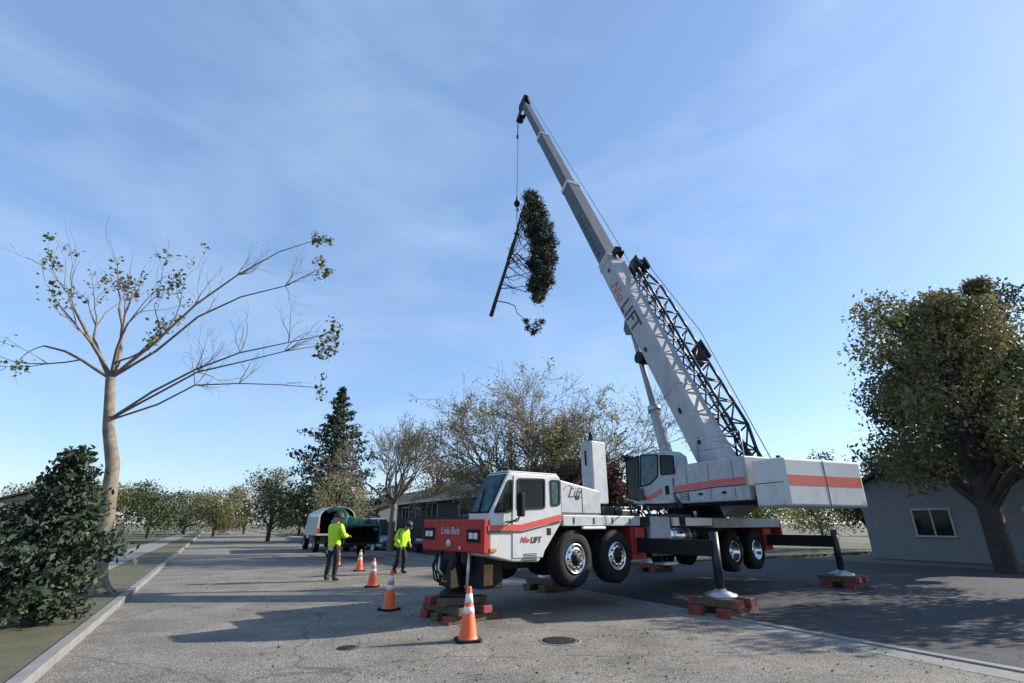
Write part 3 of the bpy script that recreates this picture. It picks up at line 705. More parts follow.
for i, (x, lab) in enumerate(((-.25, 'middle layer timber at the front of the cribbing, unpainted and crosswise'), (.25, 'middle layer timber at the back of the cribbing, bright red near end'))):
    timber(x, -.12, .122, 1.2, R(90) + .05*i, lab, h=.12, ends=(i == 1))
for i, (y, lab) in enumerate(((-.32, 'top timber of the front cribbing, right one under the jack foot'), (.12, 'top timber of the front cribbing, left one with red end'))):
    timber(.0, y, .244, .95, -.04 + .07*i, lab, h=.12, ends=(i == 1))
g2 = 'cribbing timbers under the side outriggers'
for (X, Y, nm, w0) in ((4.17, -3.0, 'near outrigger at the kerb', True), (4.17, 1.75, 'far front outrigger in the shade', False), (10.6, -3.0, 'rear near outrigger', True), (10.6, 3.0, 'rear far outrigger', True)):
    for i, q in enumerate((-.28, .28)):
        timber(X, Y + q, 0, 1.1, 0, ('left' if q > 0 else 'right') + ' bottom timber under the ' + nm, w=.26, h=.15, grp=g2, ends=w0)
    for i, q in enumerate((-.25, .25)):
        timber(X + q, Y, .153, 1.0, R(90), ('front' if q < 0 else 'back') + ' top timber under the ' + nm, w=.26, h=.14, grp=g2, ends=w0)

# ------------------------------------------------------------------ trees
def leafmesh(name, pts, size, m, parent=None, loc=None, aspect=.55, flat=0.0):
    rng = np.random.default_rng(len(pts) + 5)
    P = np.array([tuple(p) for p in pts], dtype=float); n = len(P)
    o3 = np.array(rootloc(parent) if parent else (loc or (0, 0, 0)))
    u = rng.normal(size=(n, 3)); u[:, 2] *= (1 - flat); u /= np.linalg.norm(u, axis=1)[:, None]
    w = rng.normal(size=(n, 3)); w -= u * (w * u).sum(1)[:, None]; w /= np.linalg.norm(w, axis=1)[:, None]
    s = size * rng.uniform(.45, 1.0, size=(n, 1)) * rng.uniform(.8, 1.75, size=(n, 1))
    vs = np.stack([P - u*s, P + w*s*aspect, P + u*s, P - w*s*aspect], 1).reshape(-1, 3) - o3
    me = bpy.data.meshes.new(name); me.vertices.add(4*n); me.vertices.foreach_set('co', vs.ravel())
    me.loops.add(4*n); me.loops.foreach_set('vertex_index', np.arange(4*n, dtype=np.int32))
    me.polygons.add(n); me.polygons.foreach_set('loop_start', np.arange(0, 4*n, 4, dtype=np.int32))
    me.update(calc_edges=True); me.materials.append(m)
    o = bpy.data.objects.new(name, me); col.objects.link(o)
    if parent: o.parent = parent
    return o
def rv(rng, s=1.0): return V((rng.gauss(0, s), rng.gauss(0, s), rng.gauss(0, s)))
def grow(mb, rng, p, d, L, r, depth, tips, spread=.6, up=.12, kids=(3, 4), shrink=.66, wig=.16, sides=None, minr=.006, clipz=None):
    n = 4 if depth > 1 else 3; pts = [p.copy()]; rs = [r]; q = p.copy(); d = d.normalized()
    for i in range(n):
        d = (d + rv(rng, wig) + V((0, 0, up))).normalized(); q = q + d*(L/n); pts.append(q.copy()); rs.append(max(minr, r*(1 - .5*(i+1)/n)))
    mb.path(pts, rs, sides or (7 if r > .08 else 5 if r > .03 else 3), caps=False)
    if depth <= 1:
        for t in (pts[-1], pts[-2], pts[1]): tips.append((t, d))
    if depth == 0: return
    k = rng.randint(*kids)
    for j in range(k):
        i = rng.choice(range(1, n+1)) if j else n
        ax = rv(rng).cross(d)
        if ax.length < .01: continue
        ang = spread * rng.uniform(.5, 1.25)
        d2 = (M.Rotation(ang, 3, ax.normalized()) @ d)
        grow(mb, rng, pts[i], d2, L*shrink*rng.uniform(.75, 1.2), max(minr, rs[i]*.72), depth-1, tips, spread, up, kids, shrink, wig, None, minr)
def broadleaf(name, base, limbs, depth, lpt, lsize, lm, label, group=None, seed=1, trunk=None, bark='bark', spread=.6, scat=.25, **kw):
    rng = random.Random(seed); t = thing(name, base, label, 'tree', group)
    mb = MB(); tips = []
    for (p0, d, L, r) in ([] if trunk is None else [trunk]):
        mb.path([p0, p0 + d*L*.5 + rv(rng, .03), p0 + d*L], [r*1.25, r, r*.85], 10, caps=False)
    for (p0, d, L, r) in limbs:
        grow(mb, rng, V(p0), V(d), L, r, depth, tips, spread, **kw)
    mb.build('trunk', MT[bark], t)
    pts = []
    for (p, d) in tips:
        cl_ = (math.sin(p.x*1.7+seed) + math.sin(p.z*2.1+p.y*1.3) + math.sin(p.x*.8-p.z*1.2)) > .9
        for _ in range(lpt if isinstance(lpt, int) else (rng.randint(1, 4) if cl_ and lpt > .4 else 1 if rng.random() < lpt*.75 else 0)):
            pts.append(p + rv(rng, scat))
    if pts: leafmesh('crown', pts, lsize, lm, t)
    return t
def dirv(az, el): az = R(az); el = R(el); return V((math.sin(az)*math.cos(el), math.cos(az)*math.cos(el), math.sin(el)))
# big spreading tree behind the crane cab
b0 = V((1.3, 27.5, .1))
limbs = []
for az, el, L, r in ((-90, 46, 3.15, .15), (-68, 62, 3.15, .15), (-115, 30, 3.2, .12), (0, 80, 3.1, .15), (78, 54, 3.1, .15), (96, 34, 3.4, .14), (55, 68, 2.7, .13), (160, 58, 2.7, .12), (-150, 60, 2.7, .12), (20, 50, 2.7, .11), (-30, 74, 2.8, .12)):
    limbs.append((b0 + V((math.sin(R(az))*.25, 0, 1.9)), dirv(az, el), L, r*1.25))
broadleaf('spreading_tree', b0, limbs, 5, .55, .065, MT['twigleaf'], 'wide nearly bare tree with olive and tan leaves rising behind the crane cab', 'street trees', 17,
          trunk=(b0, V((0, 0, 1)), 2.1, .3), spread=.66, scat=.13, up=.03, shrink=.7, kids=(3, 4), minr=.009)
# its green moss clumps
# pollarded tree on the verge by the walking worker
b1 = V((-7.0, 30.8, .1)); limbs = []
for az, el in ((-85, 42), (-60, 60), (-10, 78), (60, 62), (92, 40), (140, 55), (-140, 52), (110, 66)):
    limbs.append((b1 + V((0, 0, 2.6)), dirv(az, el), 2.15, .10))
broadleaf('pollarded_tree', b1, limbs, 4, .35, .055, MT['twigleaf'], 'small vase shaped bare tree with a single straight trunk beside the walking worker', 'street trees', 5,
          trunk=(b1, V((0, 0, 1)), 2.8, .18), spread=.5, scat=.1, up=.1, shrink=.68, kids=(3, 4), minr=.012, bark='bark')
# trees between them and around
def mass_tree(name, base, h, rad, n, size, lm, label, seed, z0=.25, bark='darkbark', lumps=9, group='trees behind the houses', conic=0.0, cr=(.25, .5)):
    rng = random.Random(seed); t = thing(name, base, label, 'tree', group); base = V(base)
    mb = MB(); mb.path([base, base + V((.1, 0, h*.4)), base + V((0, .1, h*.8))], [.05*h*.6, .03*h, .01*h], 8, caps=False)
    pts = []; cl = []
    for i in range(lumps):
        z = h*rng.uniform(z0, .92); f = 1.0 - conic*(z/h); f *= math.sin(math.pi*min(1, max(.12, (z/h)*.95 if conic == 0 else .5)))**.5
        a = rng.uniform(0, 6.28); rr = rad*f*rng.uniform(.25, .8)
        c = base + V((rr*math.cos(a), rr*math.sin(a), z)); cl.append((c, rad*rng.uniform(*cr)*max(.35, f)))
        mb.path([base + V((0, 0, z*.55)), base.lerp(c, .5) + V((0, 0, z*.35)), c], [.015*h, .01*h, .004*h], 5, caps=False)
    mb.build('trunk', MT[bark], t)
    for i in range(n):
        c, r = rng.choice(cl); d = rv(rng).normalized() * r * rng.random()**.4; d.z *= .8
        if rng.random() < .25: d *= 1.35
        pts.append(c + d)
    leafmesh('crown', pts, size, lm, t); return t
def conifer(name, base, h, rad, label, seed, n=90, lm='conifer', z0=.06, group='dark conifers', dens=26, size=.12):
    rng = random.Random(seed); t = thing(name, base, label, 'tree', group); base = V(base); mb = MB()
    mb.path([base, base + V((0, 0, h*.5)), base + V((0, 0, h*.98))], [.018*h+.05, .012*h+.02, .01], 8, caps=False); pts = []
    for i in range(n):
        z = h*(z0 + (1-z0)*(i+.5)/n); L = rad*(1 - (z/h)**1.4)*rng.uniform(.35, 1.3) + .15; a = i*2.399 + rng.uniform(-.3, .3)
        p0 = base + V((0, 0, z)); p1 = p0 + V((math.cos(a)*L*.6, math.sin(a)*L*.6, L*.05)); p2 = p0 + V((math.cos(a)*L, math.sin(a)*L, L*.12))
        mb.path([p0, p1, p2], [.02+.004*h*.3, .015, .006], 4, caps=False)
        for k in range(int(dens*max(.4, L/rad*1.4))):
            u = rng.random()**.7; q = p0.lerp(p1, u/.6) if u < .6 else p1.lerp(p2, (u-.6)/.4)
            pts.append(q + V((rng.gauss(0, .09*L+.05), rng.gauss(0, .09*L+.05), rng.gauss(-.02, .05*L+.04))))
    mb.build('trunk', MT['darkbark'], t); leafmesh('crown', pts, size, MT[lm], t); return t
c0_ = at(326, 524, 50); conifer('conifer_tree', (c0_.x, 50, 0), 14.9, 5.4, 'tall dark conifer behind the white truck at the left', 3, 120, dens=170, size=.17)
# (left verge) evergreen near the camera
conifer('evergreen_shrub', (-7.64, 8.83, .1), 2.7, .95, 'dark bushy evergreen on the near left verge', 8, 90, group='verge plants', dens=150, size=.055)
0 and conifer('conifer_tree', (-34, 60, 0), 15, 4.2, 'dark conifer far down the left side of the street', 31, 120, dens=70, size=.22)
mt_ = mass_tree
A = lambda px, Y: (at(px, 524, Y).x, Y, 0)
mt_('bare_shrub_tree', A(336, 40), 5.9, 2.3, 8000, .06, MT['twigleaf'], 'brown twiggy tree in front of the tall conifer', 21, lumps=22)
mt_('olive_tree', A(436, 36), 6.0, 2.3, 4200, .075, MT['twigleaf'], 'loose olive tree between the bare tree and the dark house', 22, lumps=20)
mt_('olive_tree', A(468, 38), 6.4, 2.2, 5500, .08, MT['yleaf'], 'yellow green tree just left of the crane windshield', 23, lumps=16)
conifer('cone_shaped_tree', A(511, 36), 8.4, 1.5, 'narrow cone shaped olive tree over the cab roof', 24, 90, lm='yleaf', dens=40, size=.09, group='trees behind the houses')
mt_('green_tree', A(585, 40), 4.9, 2.6, 6000, .08, MT['hedge'], 'dark green tree between the engine cowl and the exhaust housing', 25, lumps=16)
mt_('plum_tree', A(619, 25.5), 5.2, 1.35, 6000, .075, MT['plum'], 'dark red leaved tree left of the operator cab', 26, lumps=16)
mt_('green_tree', A(556, 46), 5.4, 3.0, 6000, .09, MT['yleaf'], 'yellow green tree behind the rear half of the cab roof', 27, lumps=16)
mt_('green_tree', A(395, 55), 6.0, 3.4, 6000, .1, MT['hedge'], 'low dark tree behind the pollarded tree', 28, lumps=16)
mt_('green_tree', A(270, 52), 7.0, 3.6, 7000, .1, MT['leaf'], 'olive tree beyond the end of the street, left of the tall conifer', 29, lumps=20)
mt_('green_tree', A(150, 58), 5.6, 4.4, 7000, .12, MT['hedge'], 'round green tree far on the left verge', 30, lumps=20)
mt_('green_tree', A(215, 70), 5.5, 4.6, 7000, .12, MT['leaf'], 'pale olive tree at the vanishing end of the street', 33, lumps=20)
mt_('green_tree', A(870, 34), 6.8, 3.4, 9000, .09, MT['hedge'], 'green tree beyond the rear of the crane', 34, lumps=22)
mt_('green_tree', A(1000, 30), 6.2, 3.2, 9000, .09, MT['leaf'], 'olive tree at the right edge behind the house', 35, lumps=22)
mt_('green_tree', A(760, 46), 6.2, 3.6, 8000, .1, MT['yleaf'], 'yellow green tree directly behind the boom foot', 36, lumps=20)

# overhanging leafy tree on the left verge
b2 = V((-9.6, 12.6, .1)); rng = random.Random(44)
ov = thing('verge_tree', b2, 'thin leafy tree on the left verge, its twigs reaching over the street', 'tree')
mb = MB(); lp = []
def limb(pts, r0, r1): 
    n = len(pts); mb.path([V(p) for p in pts], [r0 + (r1-r0)*i/(n-1) for i in range(n)], 7, caps=False)
top = b2 + V((-1.3, .3, 5.2))
mb.path([b2 + V((0, 0, -.1)), b2 + V((0, 0, .15)), b2 + V((-.05, .02, .5)), b2 + V((-.18, 0, 1.8)), b2 + V((-.42, .08, 2.9)), b2 + V((-.8, .1, 3.8)), top], [.36, .25, .19, .16, .15, .13, .11], 12, caps=False)
for a_ in range(6):
    q_ = V((math.cos(a_*1.05), math.sin(a_*1.05), 0)); mb.path([b2 + q_*.1 + V((0, 0, .35)), b2 + q_*.28 + V((0, 0, .08)), b2 + q_*.5 + V((0, 0, -.05))], [.08, .07, .03], 6, caps=False)
tips = []
for az, el, L, r_ in ((-80, 50, 2.2, .07), (-20, 72, 2.4, .075), (60, 62, 2.0, .06), (-140, 55, 2.0, .06), (150, 60, 1.8, .05), (-100, 20, 2.0, .05)):
    grow(mb, rng, top, dirv(az, el), L, r_, 3, tips, .5, .06, (2, 3), .66, .14, None, .004)
for (q_, d_) in tips:
    if rng.random() < .16:
        for _ in range(10): lp.append(q_ + rv(rng, .09))
tg = [at(322, 238, 12.6), at(321, 268, 12.4), at(333, 333, 12), at(323, 345, 12.1), at(322, 388, 12.2)]
for i, g in enumerate(tg):
    st_ = b2 + V((-.9, .1, 4.0)) if i in (2, 3, 4) else top
    ctrl = [st_]
    for u in (.2, .4, .6, .8): ctrl.append(st_.lerp(g, u) + V((0, 0, .5*math.sin(math.pi*u))) + rv(rng, .09))
    ctrl.append(g); limb(ctrl, .045 - .004*i, .007)
    for k in range(7):
        q_ = ctrl[rng.choice((2, 3, 4))]; grow(mb, rng, q_, V((rng.uniform(.2, .8), rng.gauss(0, .5), rng.uniform(-.1, .9))), .7, .014, 2, tips, .5, .05, (2, 3), .65, .2, None, .003)
    for k in range(9 if i != 4 else 3):
        c = g + V((rng.gauss(0, .11), rng.gauss(0, .25), rng.gauss(0, .16))); limb([g, g.lerp(c, .6) + rv(rng, .03), c], .006, .003)
        for _ in range(14): lp.append(c + rv(rng, .06))
mb.build('trunk', MT['bark'], ov); leafmesh('crown', lp, .055, MT['bigleaf'], ov, aspect=.7)

# ------------------------------------------------------------------ the cut tree hanging from the hook
HY = hx.y
def hp(px, py, dy=0): p = at(px, py, HY + dy); return p
trunk_pts = [hp(491, 316), hp(499, 290), hp(508, 262), hp(516, 236), hp(521, 214), hp(525, 202)]
ct = thing('cut_tree', trunk_pts[2], 'freshly cut dark evergreen trunk and crown hanging in the air from the crane', 'tree')
mb = MB(); mb.path(trunk_pts, [.125, .11, .095, .08, .055, .02], 10); rng = random.Random(9)
zones = [(530, 198, 6), (534, 205, 9), (529, 216, 7), (538, 218, 10), (533, 231, 8), (543, 232, 11), (547, 245, 10), (537, 247, 8), (541, 260, 12), (550, 258, 6), (533, 264, 6), (538, 275, 9), (545, 277, 8), (534, 286, 6), (541, 290, 6), (538, 297, 3)]
pts = []
rad2m = 31/493.
for (x, y, r) in zones:
    for k in range(32):
        a = rng.uniform(0, 6.28); q = rng.random()**.5*r*.95; c = hp(x + q*math.cos(a)*.85, y + q*math.sin(a), rng.gauss(0, .55))
        s = rng.uniform(.14, .3)
        for _ in range(62): pts.append(c + V((rng.gauss(0, s*.62), rng.gauss(0, s*.7), rng.gauss(0, s*.5))))
    for k in range(9):          # ragged sprays sticking out of the crown
        a = rng.uniform(-1.9, 1.9); q = r*rng.uniform(1.0, 1.45); c0 = hp(x, y, 0); c = hp(x + q*math.cos(a)*.85, y + q*math.sin(a), rng.gauss(0, .5))
        mb.path([c0, c0.lerp(c, .6), c], [.02, .012, .005], 4, caps=False)
        for _ in range(34): pts.append(c0.lerp(c, rng.uniform(.55, 1.1)) + V((rng.gauss(0, .08), rng.gauss(0, .09), rng.gauss(0, .09))))
# branches from the trunk to the crown
for i in range(34):
    u = .12 + .86*rng.random()**.7; k = min(4, int(u*5)); p = trunk_pts[k].lerp(trunk_pts[k+1], u*5-k)
    z = rng.choice(zones); e = hp(z[0] - z[2]*.4 + rng.uniform(-5, 3), max(z[1]-4, 208) + rng.uniform(-8, 8), rng.gauss(0, .4))
    if e.z < p.z - 2.2: e.z = p.z - rng.uniform(.5, 2)
    m1 = p.lerp(e, .35) + V((0, rng.gauss(0, .15), rng.uniform(-.35, .1))); m2 = p.lerp(e, .7) + V((0, rng.gauss(0, .2), rng.uniform(-.35, .15)))
    mb.path([p, m1, m2, e], [.035, .028, .02, .012], 5, caps=False)
    for _ in range(3):
        q = rng.choice((m1, m2)); mb.path([q, q + rv(rng, .22), q + rv(rng, .38) + V((.2, 0, -.1))], [.014, .011, .006], 4, caps=False)
# whippy dead twigs low on the trunk and the one long broken branch
for (x0, y0), (x1, y1) in (((503, 281), (522, 290)), ((505, 276), (520, 279)), ((507, 268), (528, 262)), ((509, 262), (524, 254)), ((506, 274), (516, 292)), ((512, 250), (528, 244)), ((510, 256), (522, 270))):
    p = hp(x0, y0); e = hp(x1, y1, rng.gauss(0, .4)); mb.path([p, p.lerp(e, .5) + V((0, 0, -.2)), e], [.022, .016, .007], 5, caps=False)
br = [hp(498, 301), hp(508, 303), hp(515, 306), hp(517, 313), hp(523, 318), hp(530, 326), hp(537, 327)]
mb.path(br, [.035, .03, .028, .026, .022, .018, .01], 6, caps=False)
mb.path([br[4], hp(527, 322), hp(528, 328)], [.02, .015, .01], 5, caps=False)
for x, y, s in ((526, 321, .13), (528, 328, .12), (537, 324, .2), (535, 330, .2), (542, 322, .12), (533, 333, .1)):
    c = hp(x, y)
    for _ in range(130): pts.append(c + rv(rng, s*.75))
mb.build('trunk', MT['darkbark'], ct); leafmesh('crown', pts, .075, MT['cutleaf'], ct, aspect=.4)
sg = thing('lifting_sling', hb, 'thin dark sling from the crane hook down to the hanging trunk', 'sling')
MB().path([hb + V((0, 0, -.06)), hp(517, 232)], [.025]*2, 6).build('sling_rope', MT['rubber'], sg)
q = hp(516.5, 234); MB().lathe([(.12, -.05), (.15, -.03), (.15, .03), (.12, .05)], q, (trunk_pts[3]-trunk_pts[2]), 14).build('choker_loop', MT['rubber'], sg)

# ------------------------------------------------------------------ buildings
def house(name, org, ux, L, D, eave, ridge, wall, roofm, label, wins, trim='trim', front=-1, over=.5, gable=None):
    """ux: unit vector along the facade; depth goes along its left-hand normal times front"""
    ux = V(ux).normalized(); uy = V((-ux.y, ux.x, 0))*front; org = V(org)
    m = M(((ux.x, uy.x, 0, org.x), (ux.y, uy.y, 0, org.y), (0, 0, 1, org.z), (0, 0, 0, 1)))
    t = thing(name, org, label, 'house')
    MB(m).prism([(0, 0), (D, 0), (D, eave), (D/2, ridge-.12), (0, eave)], 0, L, 'x').build('wall', MT[wall], t)
    sl_ = (ridge-eave)/(D/2)
    rf = MB(m)
    th = .16
    for s in (0, 1):
        y0, y1 = (-over, D/2) if s == 0 else (D+over, D/2)
        z0 = eave - over*sl_; z1 = ridge
        rf.add([(-over, y0, z0), (L+over, y0, z0), (L+over, y1, z1), (-over, y1, z1), (-over, y0, z0+th), (L+over, y0, z0+th), (L+over, y1, z1+th), (-over, y1, z1+th)],
               [(0,1,2,3),(7,6,5,4),(0,4,5,1),(1,5,6,2),(2,6,7,3),(3,7,4,0)])
    r = rf.build('roof', MT[roofm], t)
    MB(m).box(-over, L+over, -over-.03, -over-.002, eave-over*sl_-.03, eave-over*sl_+th).build('fascia', MT[trim], r)
    for (x0, x1, z0, z1, nm) in wins:
        w = .08
        f = MB(m).box(x0-w, x1+w, -.05, -.003, z1, z1+w).box(x0-w, x1+w, -.07, -.003, z0-w, z0).box(x0-w, x0, -.05, -.003, z0, z1).box(x1, x1+w, -.05, -.003, z0, z1)
        if nm != 'garage_door': f.box((x0+x1)/2-.03, (x0+x1)/2+.03, -.045, -.003, z0, z1)
        fo = f.build(nm, MT[trim], t)
        if nm == 'garage_door':
            for k in range(4):
                h = (z1-z0)/4; MB(m).box(x0, x1, -.03, -.003, z0+h*k+.01, z0+h*(k+1)-.01).build('door_panel', MT[trim], fo)
        elif nm == 'door': MB(m).box(x0, x1, -.03, -.003, z0, z1).build('door_leaf', MT[wall], fo)
        else: MB(m).box(x0, x1, -.02, -.003, z0, z1).build('pane', MT['glass'], fo)
    if gable:
        for (y0, y1, z0, z1) in gable:
            f = MB(m).box(-.05, -.003, y0-.08, y1+.08, z1, z1+.08).box(-.07, -.003, y0-.1, y1+.1, z0-.08, z0).box(-.05, -.003, y0-.08, y0, z0, z1).box(-.05, -.003, y1, y1+.08, z0, z1).box(-.045, -.003, (y0+y1)/2-.03, (y0+y1)/2+.03, z0, z1).build('window', MT[trim], t)
            MB(m).box(-.02, -.003, y0, y1, z0, z1).build('pane', MT['glass'], f)
        MB(m).box(-.06, -.003, D/2-.35, D/2+.35, eave+.35, eave+.75).build('gable_vent', MT[trim], t)
    return t
# dark house behind the crane cab, facade facing the street
hA = V(kp(32, 4.0)); 
house('house', (hA.x, hA.y, 0), -UC, 17, 9, 3.15, 4.9, 'darkwall', 'roof', 'low dark green house with white window frames behind the red bumper',
      [(1.4, 2.8, 1.0, 2.7, 'window'), (4.4, 5.4, .25, 2.6, 'door'), (6.6, 8.4, .8, 2.85, 'window'), (12.0, 14.4, .8, 2.85, 'window')], front=1)
hB = V(kp(56, 5.0))
house('house', (hB.x, hB.y, 0), -UC, 15, 9, 3.0, 4.6, 'greywall', 'roof', 'pale grey house with a garage beyond the pollarded tree',
      [(2, 3.6, .9, 2.2, 'window'), (6, 7, .1, 2.1, 'door'), (9, 13, .05, 2.2, 'garage_door')], front=1)
hC = V(kp(84, 6.0))
house('house', (hC.x, hC.y, 0), -UC, 18, 9, 2.9, 4.4, 'tanwall', 'roof', 'tan house farthest down the right hand side of the street',
      [(2, 4, .9, 2.2, 'window'), (8, 9, .1, 2.1, 'door'), (11, 14, .9, 2.2, 'window')], front=1)
hD = V(kp(75, -19.0))
house('house', (hD.x, hD.y, 0), -UC, 18, 9, 2.9, 4.5, 'tanwall', 'roof', 'tan house on the left side of the street under the trees',
      [(2, 4, .9, 2.2, 'window'), (8, 9, .1, 2.1, 'door'), (11, 15, .05, 2.2, 'garage_door')], front=-1)
hE = V((22.5, 19.0, 0))
house('house', (hE.x + 0, hE.y, 0), NC, 14, 9, 3.4, 5.4, 'greywall', 'roof', 'grey house at the right edge beyond the driveway',
      [(1.2, 2.8, .9, 2.2, 'window'), (5, 6, .1, 2.1, 'door'), (8, 10.5, .9, 2.2, 'window')], front=1, gable=[(1.2, 2.8, .9, 2.2), (5.4, 6.8, 1.1, 2.2)])
# street-side shade tree to the right of the driveway
mt_('green_tree', (15.0, 12.2, 0), 6.4, 2.7, 9000, .08, MT['hedge'], 'dense green tree on the lawn right of the driveway', 61, lumps=26, group='verge plants')
mt_('tall_tree', (17.0, 18.6, 0), 11.3, 3.8, 30000, .085, MT['leaf'], 'tall olive tree in front of the grey house at the right', 67, z0=.3, lumps=30, cr=(.14, .42), group='verge plants')
mt_('tall_tree', (21.5, 22.5, 0), 13.2, 4.8, 36000, .10, MT['hedge'], 'tall dense dark green tree behind the rear of the crane at the right', 62, z0=.3, lumps=30, cr=(.14, .42), group='verge plants')
mt_('tall_tree', (27.0, 27.5, 0), 14.0, 4.6, 16000, .13, MT['leaf'], 'tall olive tree at the right edge behind the grey house', 63, z0=.3, lumps=40, group='verge plants')
mt_('green_tree', A(690, 52), 5.2, 3.8, 8000, .1, MT['hedge'], 'dark green tree low behind the turret housing', 64, lumps=20)
mt_('green_tree', A(820, 62), 5.6, 4.6, 8000, .12, MT['yleaf'], 'far yellow green tree low behind the counterweight', 65, lumps=20)
mt_('green_tree', A(70, 48), 5.4, 3.8, 7000, .11, MT['leaf'], 'olive tree behind the tan house on the left', 66, lumps=20)
mt_('green_tree', A(20, 62), 6.6, 5.0, 8000, .12, MT['hedge'], 'dark green tree behind the houses at the far left', 81, lumps=20)
mt_('green_tree', A(185, 80), 6.4, 6.0, 8000, .14, MT['hedge'], 'wide dark tree far beyond the street end', 82, lumps=24)
mt_('green_tree', A(245, 86), 6.8, 6.5, 8000, .14, MT['leaf'], 'wide brown green tree far beyond the street end', 83, lumps=24)
mt_('green_tree', A(110, 76), 6.8, 6.0, 8000, .14, MT['yleaf'], 'wide yellow green tree far beyond the left lawns', 84, lumps=24)
mt_('green_tree', A(300, 70), 6.2, 5.0, 8000, .12, MT['hedge'], 'dark green tree left of the tall conifer, farther off', 85, lumps=24)
mt_('green_tree', A(940, 75), 7.0, 7.0, 8000, .14, MT['hedge'], 'wide dark tree far off at the right behind the tall trees', 86, lumps=24)
# board fence in front of the dark house
def fence(a0, a1, n, h, label):
    p0 = V(kp(a0, n)); t = thing('board_fence', p0, label, 'fence')
    k = int(abs(a1-a0)/.16); bd_ = MB(); rng = random.Random(2)
    xf = M(((UC.x, NC.x, 0, K0.x), (UC.y, NC.y, 0, K0.y), (0, 0, 1, 0), (0, 0, 0, 1)))
    b = MB(xf)
    for i in range(k): b.box(a0 + i*.16, a0 + i*.16 + .15, n, n+.022, .1, h + rng.uniform(-.012, .012))
    b.build('boards', MT['fence'], t)
    c = MB(xf); 
    for i in range(int((a1-a0)/2.4)+1): c.box(a0 + i*2.4, a0 + i*2.4 + .1, n+.024, n+.12, 0, h+.05)
    c.build('posts', MT['fence'], t)
fence(12, 25.0, 1.9, 1.95, 'dark stained board fence between the sidewalk and the dark house')
mt_('hedge_shrub', kp(22.5, 2.6), 1.5, .9, 3500, .05, MT['hedge'], 'low shrub at the foot of the pollarded tree', 71, z0=.1, group='verge plants')
mt_('hedge_shrub', kp(9.6, 3.2), 1.8, 1.2, 3500, .05, MT['hedge'], 'low shrub at the right end of the board fence', 72, z0=.1, group='verge plants')

# ------------------------------------------------------------------ vehicles
def car(name, pos, rz, paint, label, L=4.5, W=1.78, H=1.46):
    t = thing(name, pos, label, 'car'); m = M.Translation(pos) @ M.Rotation(rz, 4, 'Z')
    def sect(pr, y0, y1, tum=0.0, nm='body', mm=None, bev=.05, par=None):
        b = MB(m); n = len(pr)
        def yy(z): return W/2 - tum*max(0, z-.9)
        vs = [(x, -yy(z), z) for x, z in pr] + [(x, yy(z), z) for x, z in pr]
        b.add(vs, [tuple(range(n)), tuple(range(2*n-1, n-1, -1))] + [(i, i+n, (i+1) % n + n, (i+1) % n) for i in range(n)])
        return b.build(nm, MT[mm or paint], par or t, bev, seg=3)
    k = L/4.5
    body = sect([(-2.2*k, .32), (2.15*k, .30), (2.25*k, .5), (2.18*k, .72), (1.3*k, .93), (-1.9*k, .98), (-2.22*k, .92), (-2.26*k, .55)], 0, 0)
    gh = sect([(1.28*k, .9), (.45*k, H-.06), (.2*k, H-.05), (-1.0*k, H-.06), (-1.85*k, .95)], 0, 0, .42, 'windows', 'glass', .04)
    sect([(.5*k, H-.075), (.2*k, H-.02), (-.95*k, H-.02), (-1.15*k, H-.10)], 0, 0, .40, 'roof', None, .02)
    for s in (-1, 1):
        for x in (-1.35*k, 1.38*k):
            c = m @ V((x, s*(W/2-.1), .33)); ax = (m.to_3x3() @ V((0, s, 0)))
            wl = MB().lathe([(.2, -.1), (.31, -.1), (.33, -.07), (.33, .09), (.31, .12), (.21, .12)], c, ax, 24).build('wheel', MT['rubber'], t)
            MB().lathe([(.215, .11), (.2, .09), (.07, .10), (.001, .115)], c, ax, 16).build('rim', MT['steel'], wl)
        MB(m).box(2.1*k, 2.235*k, s*.62-.17, s*.62+.17, .62, .74).build('headlight', MT['lens'], t, .02)
        MB(m).box(-2.27*k, -2.2*k, s*.68-.13, s*.68+.13, .72, .88).build('tail_lamp', MT['stripe'], t, .02)
        MB(m).box(.78*k, .93*k, s*(W/2+.08)-.08, s*(W/2+.08)+.08, .95, 1.08).build('mirror', MT[paint], t, .02)
    return t
ka = math.atan2(UC.y, UC.x)
car('parked_car', A(374, 33.5), ka + R(180) + .35, 'silver', 'silver blue car parked behind the wood chipper', H=1.95, L=4.8, W=1.95)
car('parked_car', (kp(21.5, 3.4)[0], kp(21.5, 3.4)[1], .1), ka + R(180) - R(35), 'blackcar', 'black car parked beside the pollarded tree trunk', H=1.5)

# white chip truck seen from behind at the kerb
P0 = V(kp(25.5, -1.75)); rz = ka
tk = thing('chip_truck', P0, 'white truck with a dark open chip box parked at the left behind the standing worker', 'truck'); m = M.Translation(P0) @ M.Rotation(rz, 4, 'Z')
P0m = m
arch = [(-1.1, .95)] + [(-1.1 + 0*1.0, 2.0)] + [(1.1*math.cos(R(180 - 18*i)), 2.0 + .62*math.sin(R(18*i))) for i in range(1, 10)] + [(1.1, 2.0), (1.1, .95)]
inn = [(x*.9, 1.05 + (z-.95)*.92) for x, z in arch]
b = MB(m); n = len(arch)
vs = [(0, y, z) for y, z in arch] + [(3.6, y, z) for y, z in arch] + [(0, y, z) for y, z in inn] + [(3.45, y, z) for y, z in inn]
fs = [tuple(range(2*n-1, n-1, -1))] + [(i, i+n, (i+1) % n + n, (i+1) % n) for i in range(n)] + [(i, (i+1) % n, (i+1) % n + 2*n, i + 2*n) for i in range(n)]
b.add(vs, fs); b.build('chip_box', MT['white'], tk)
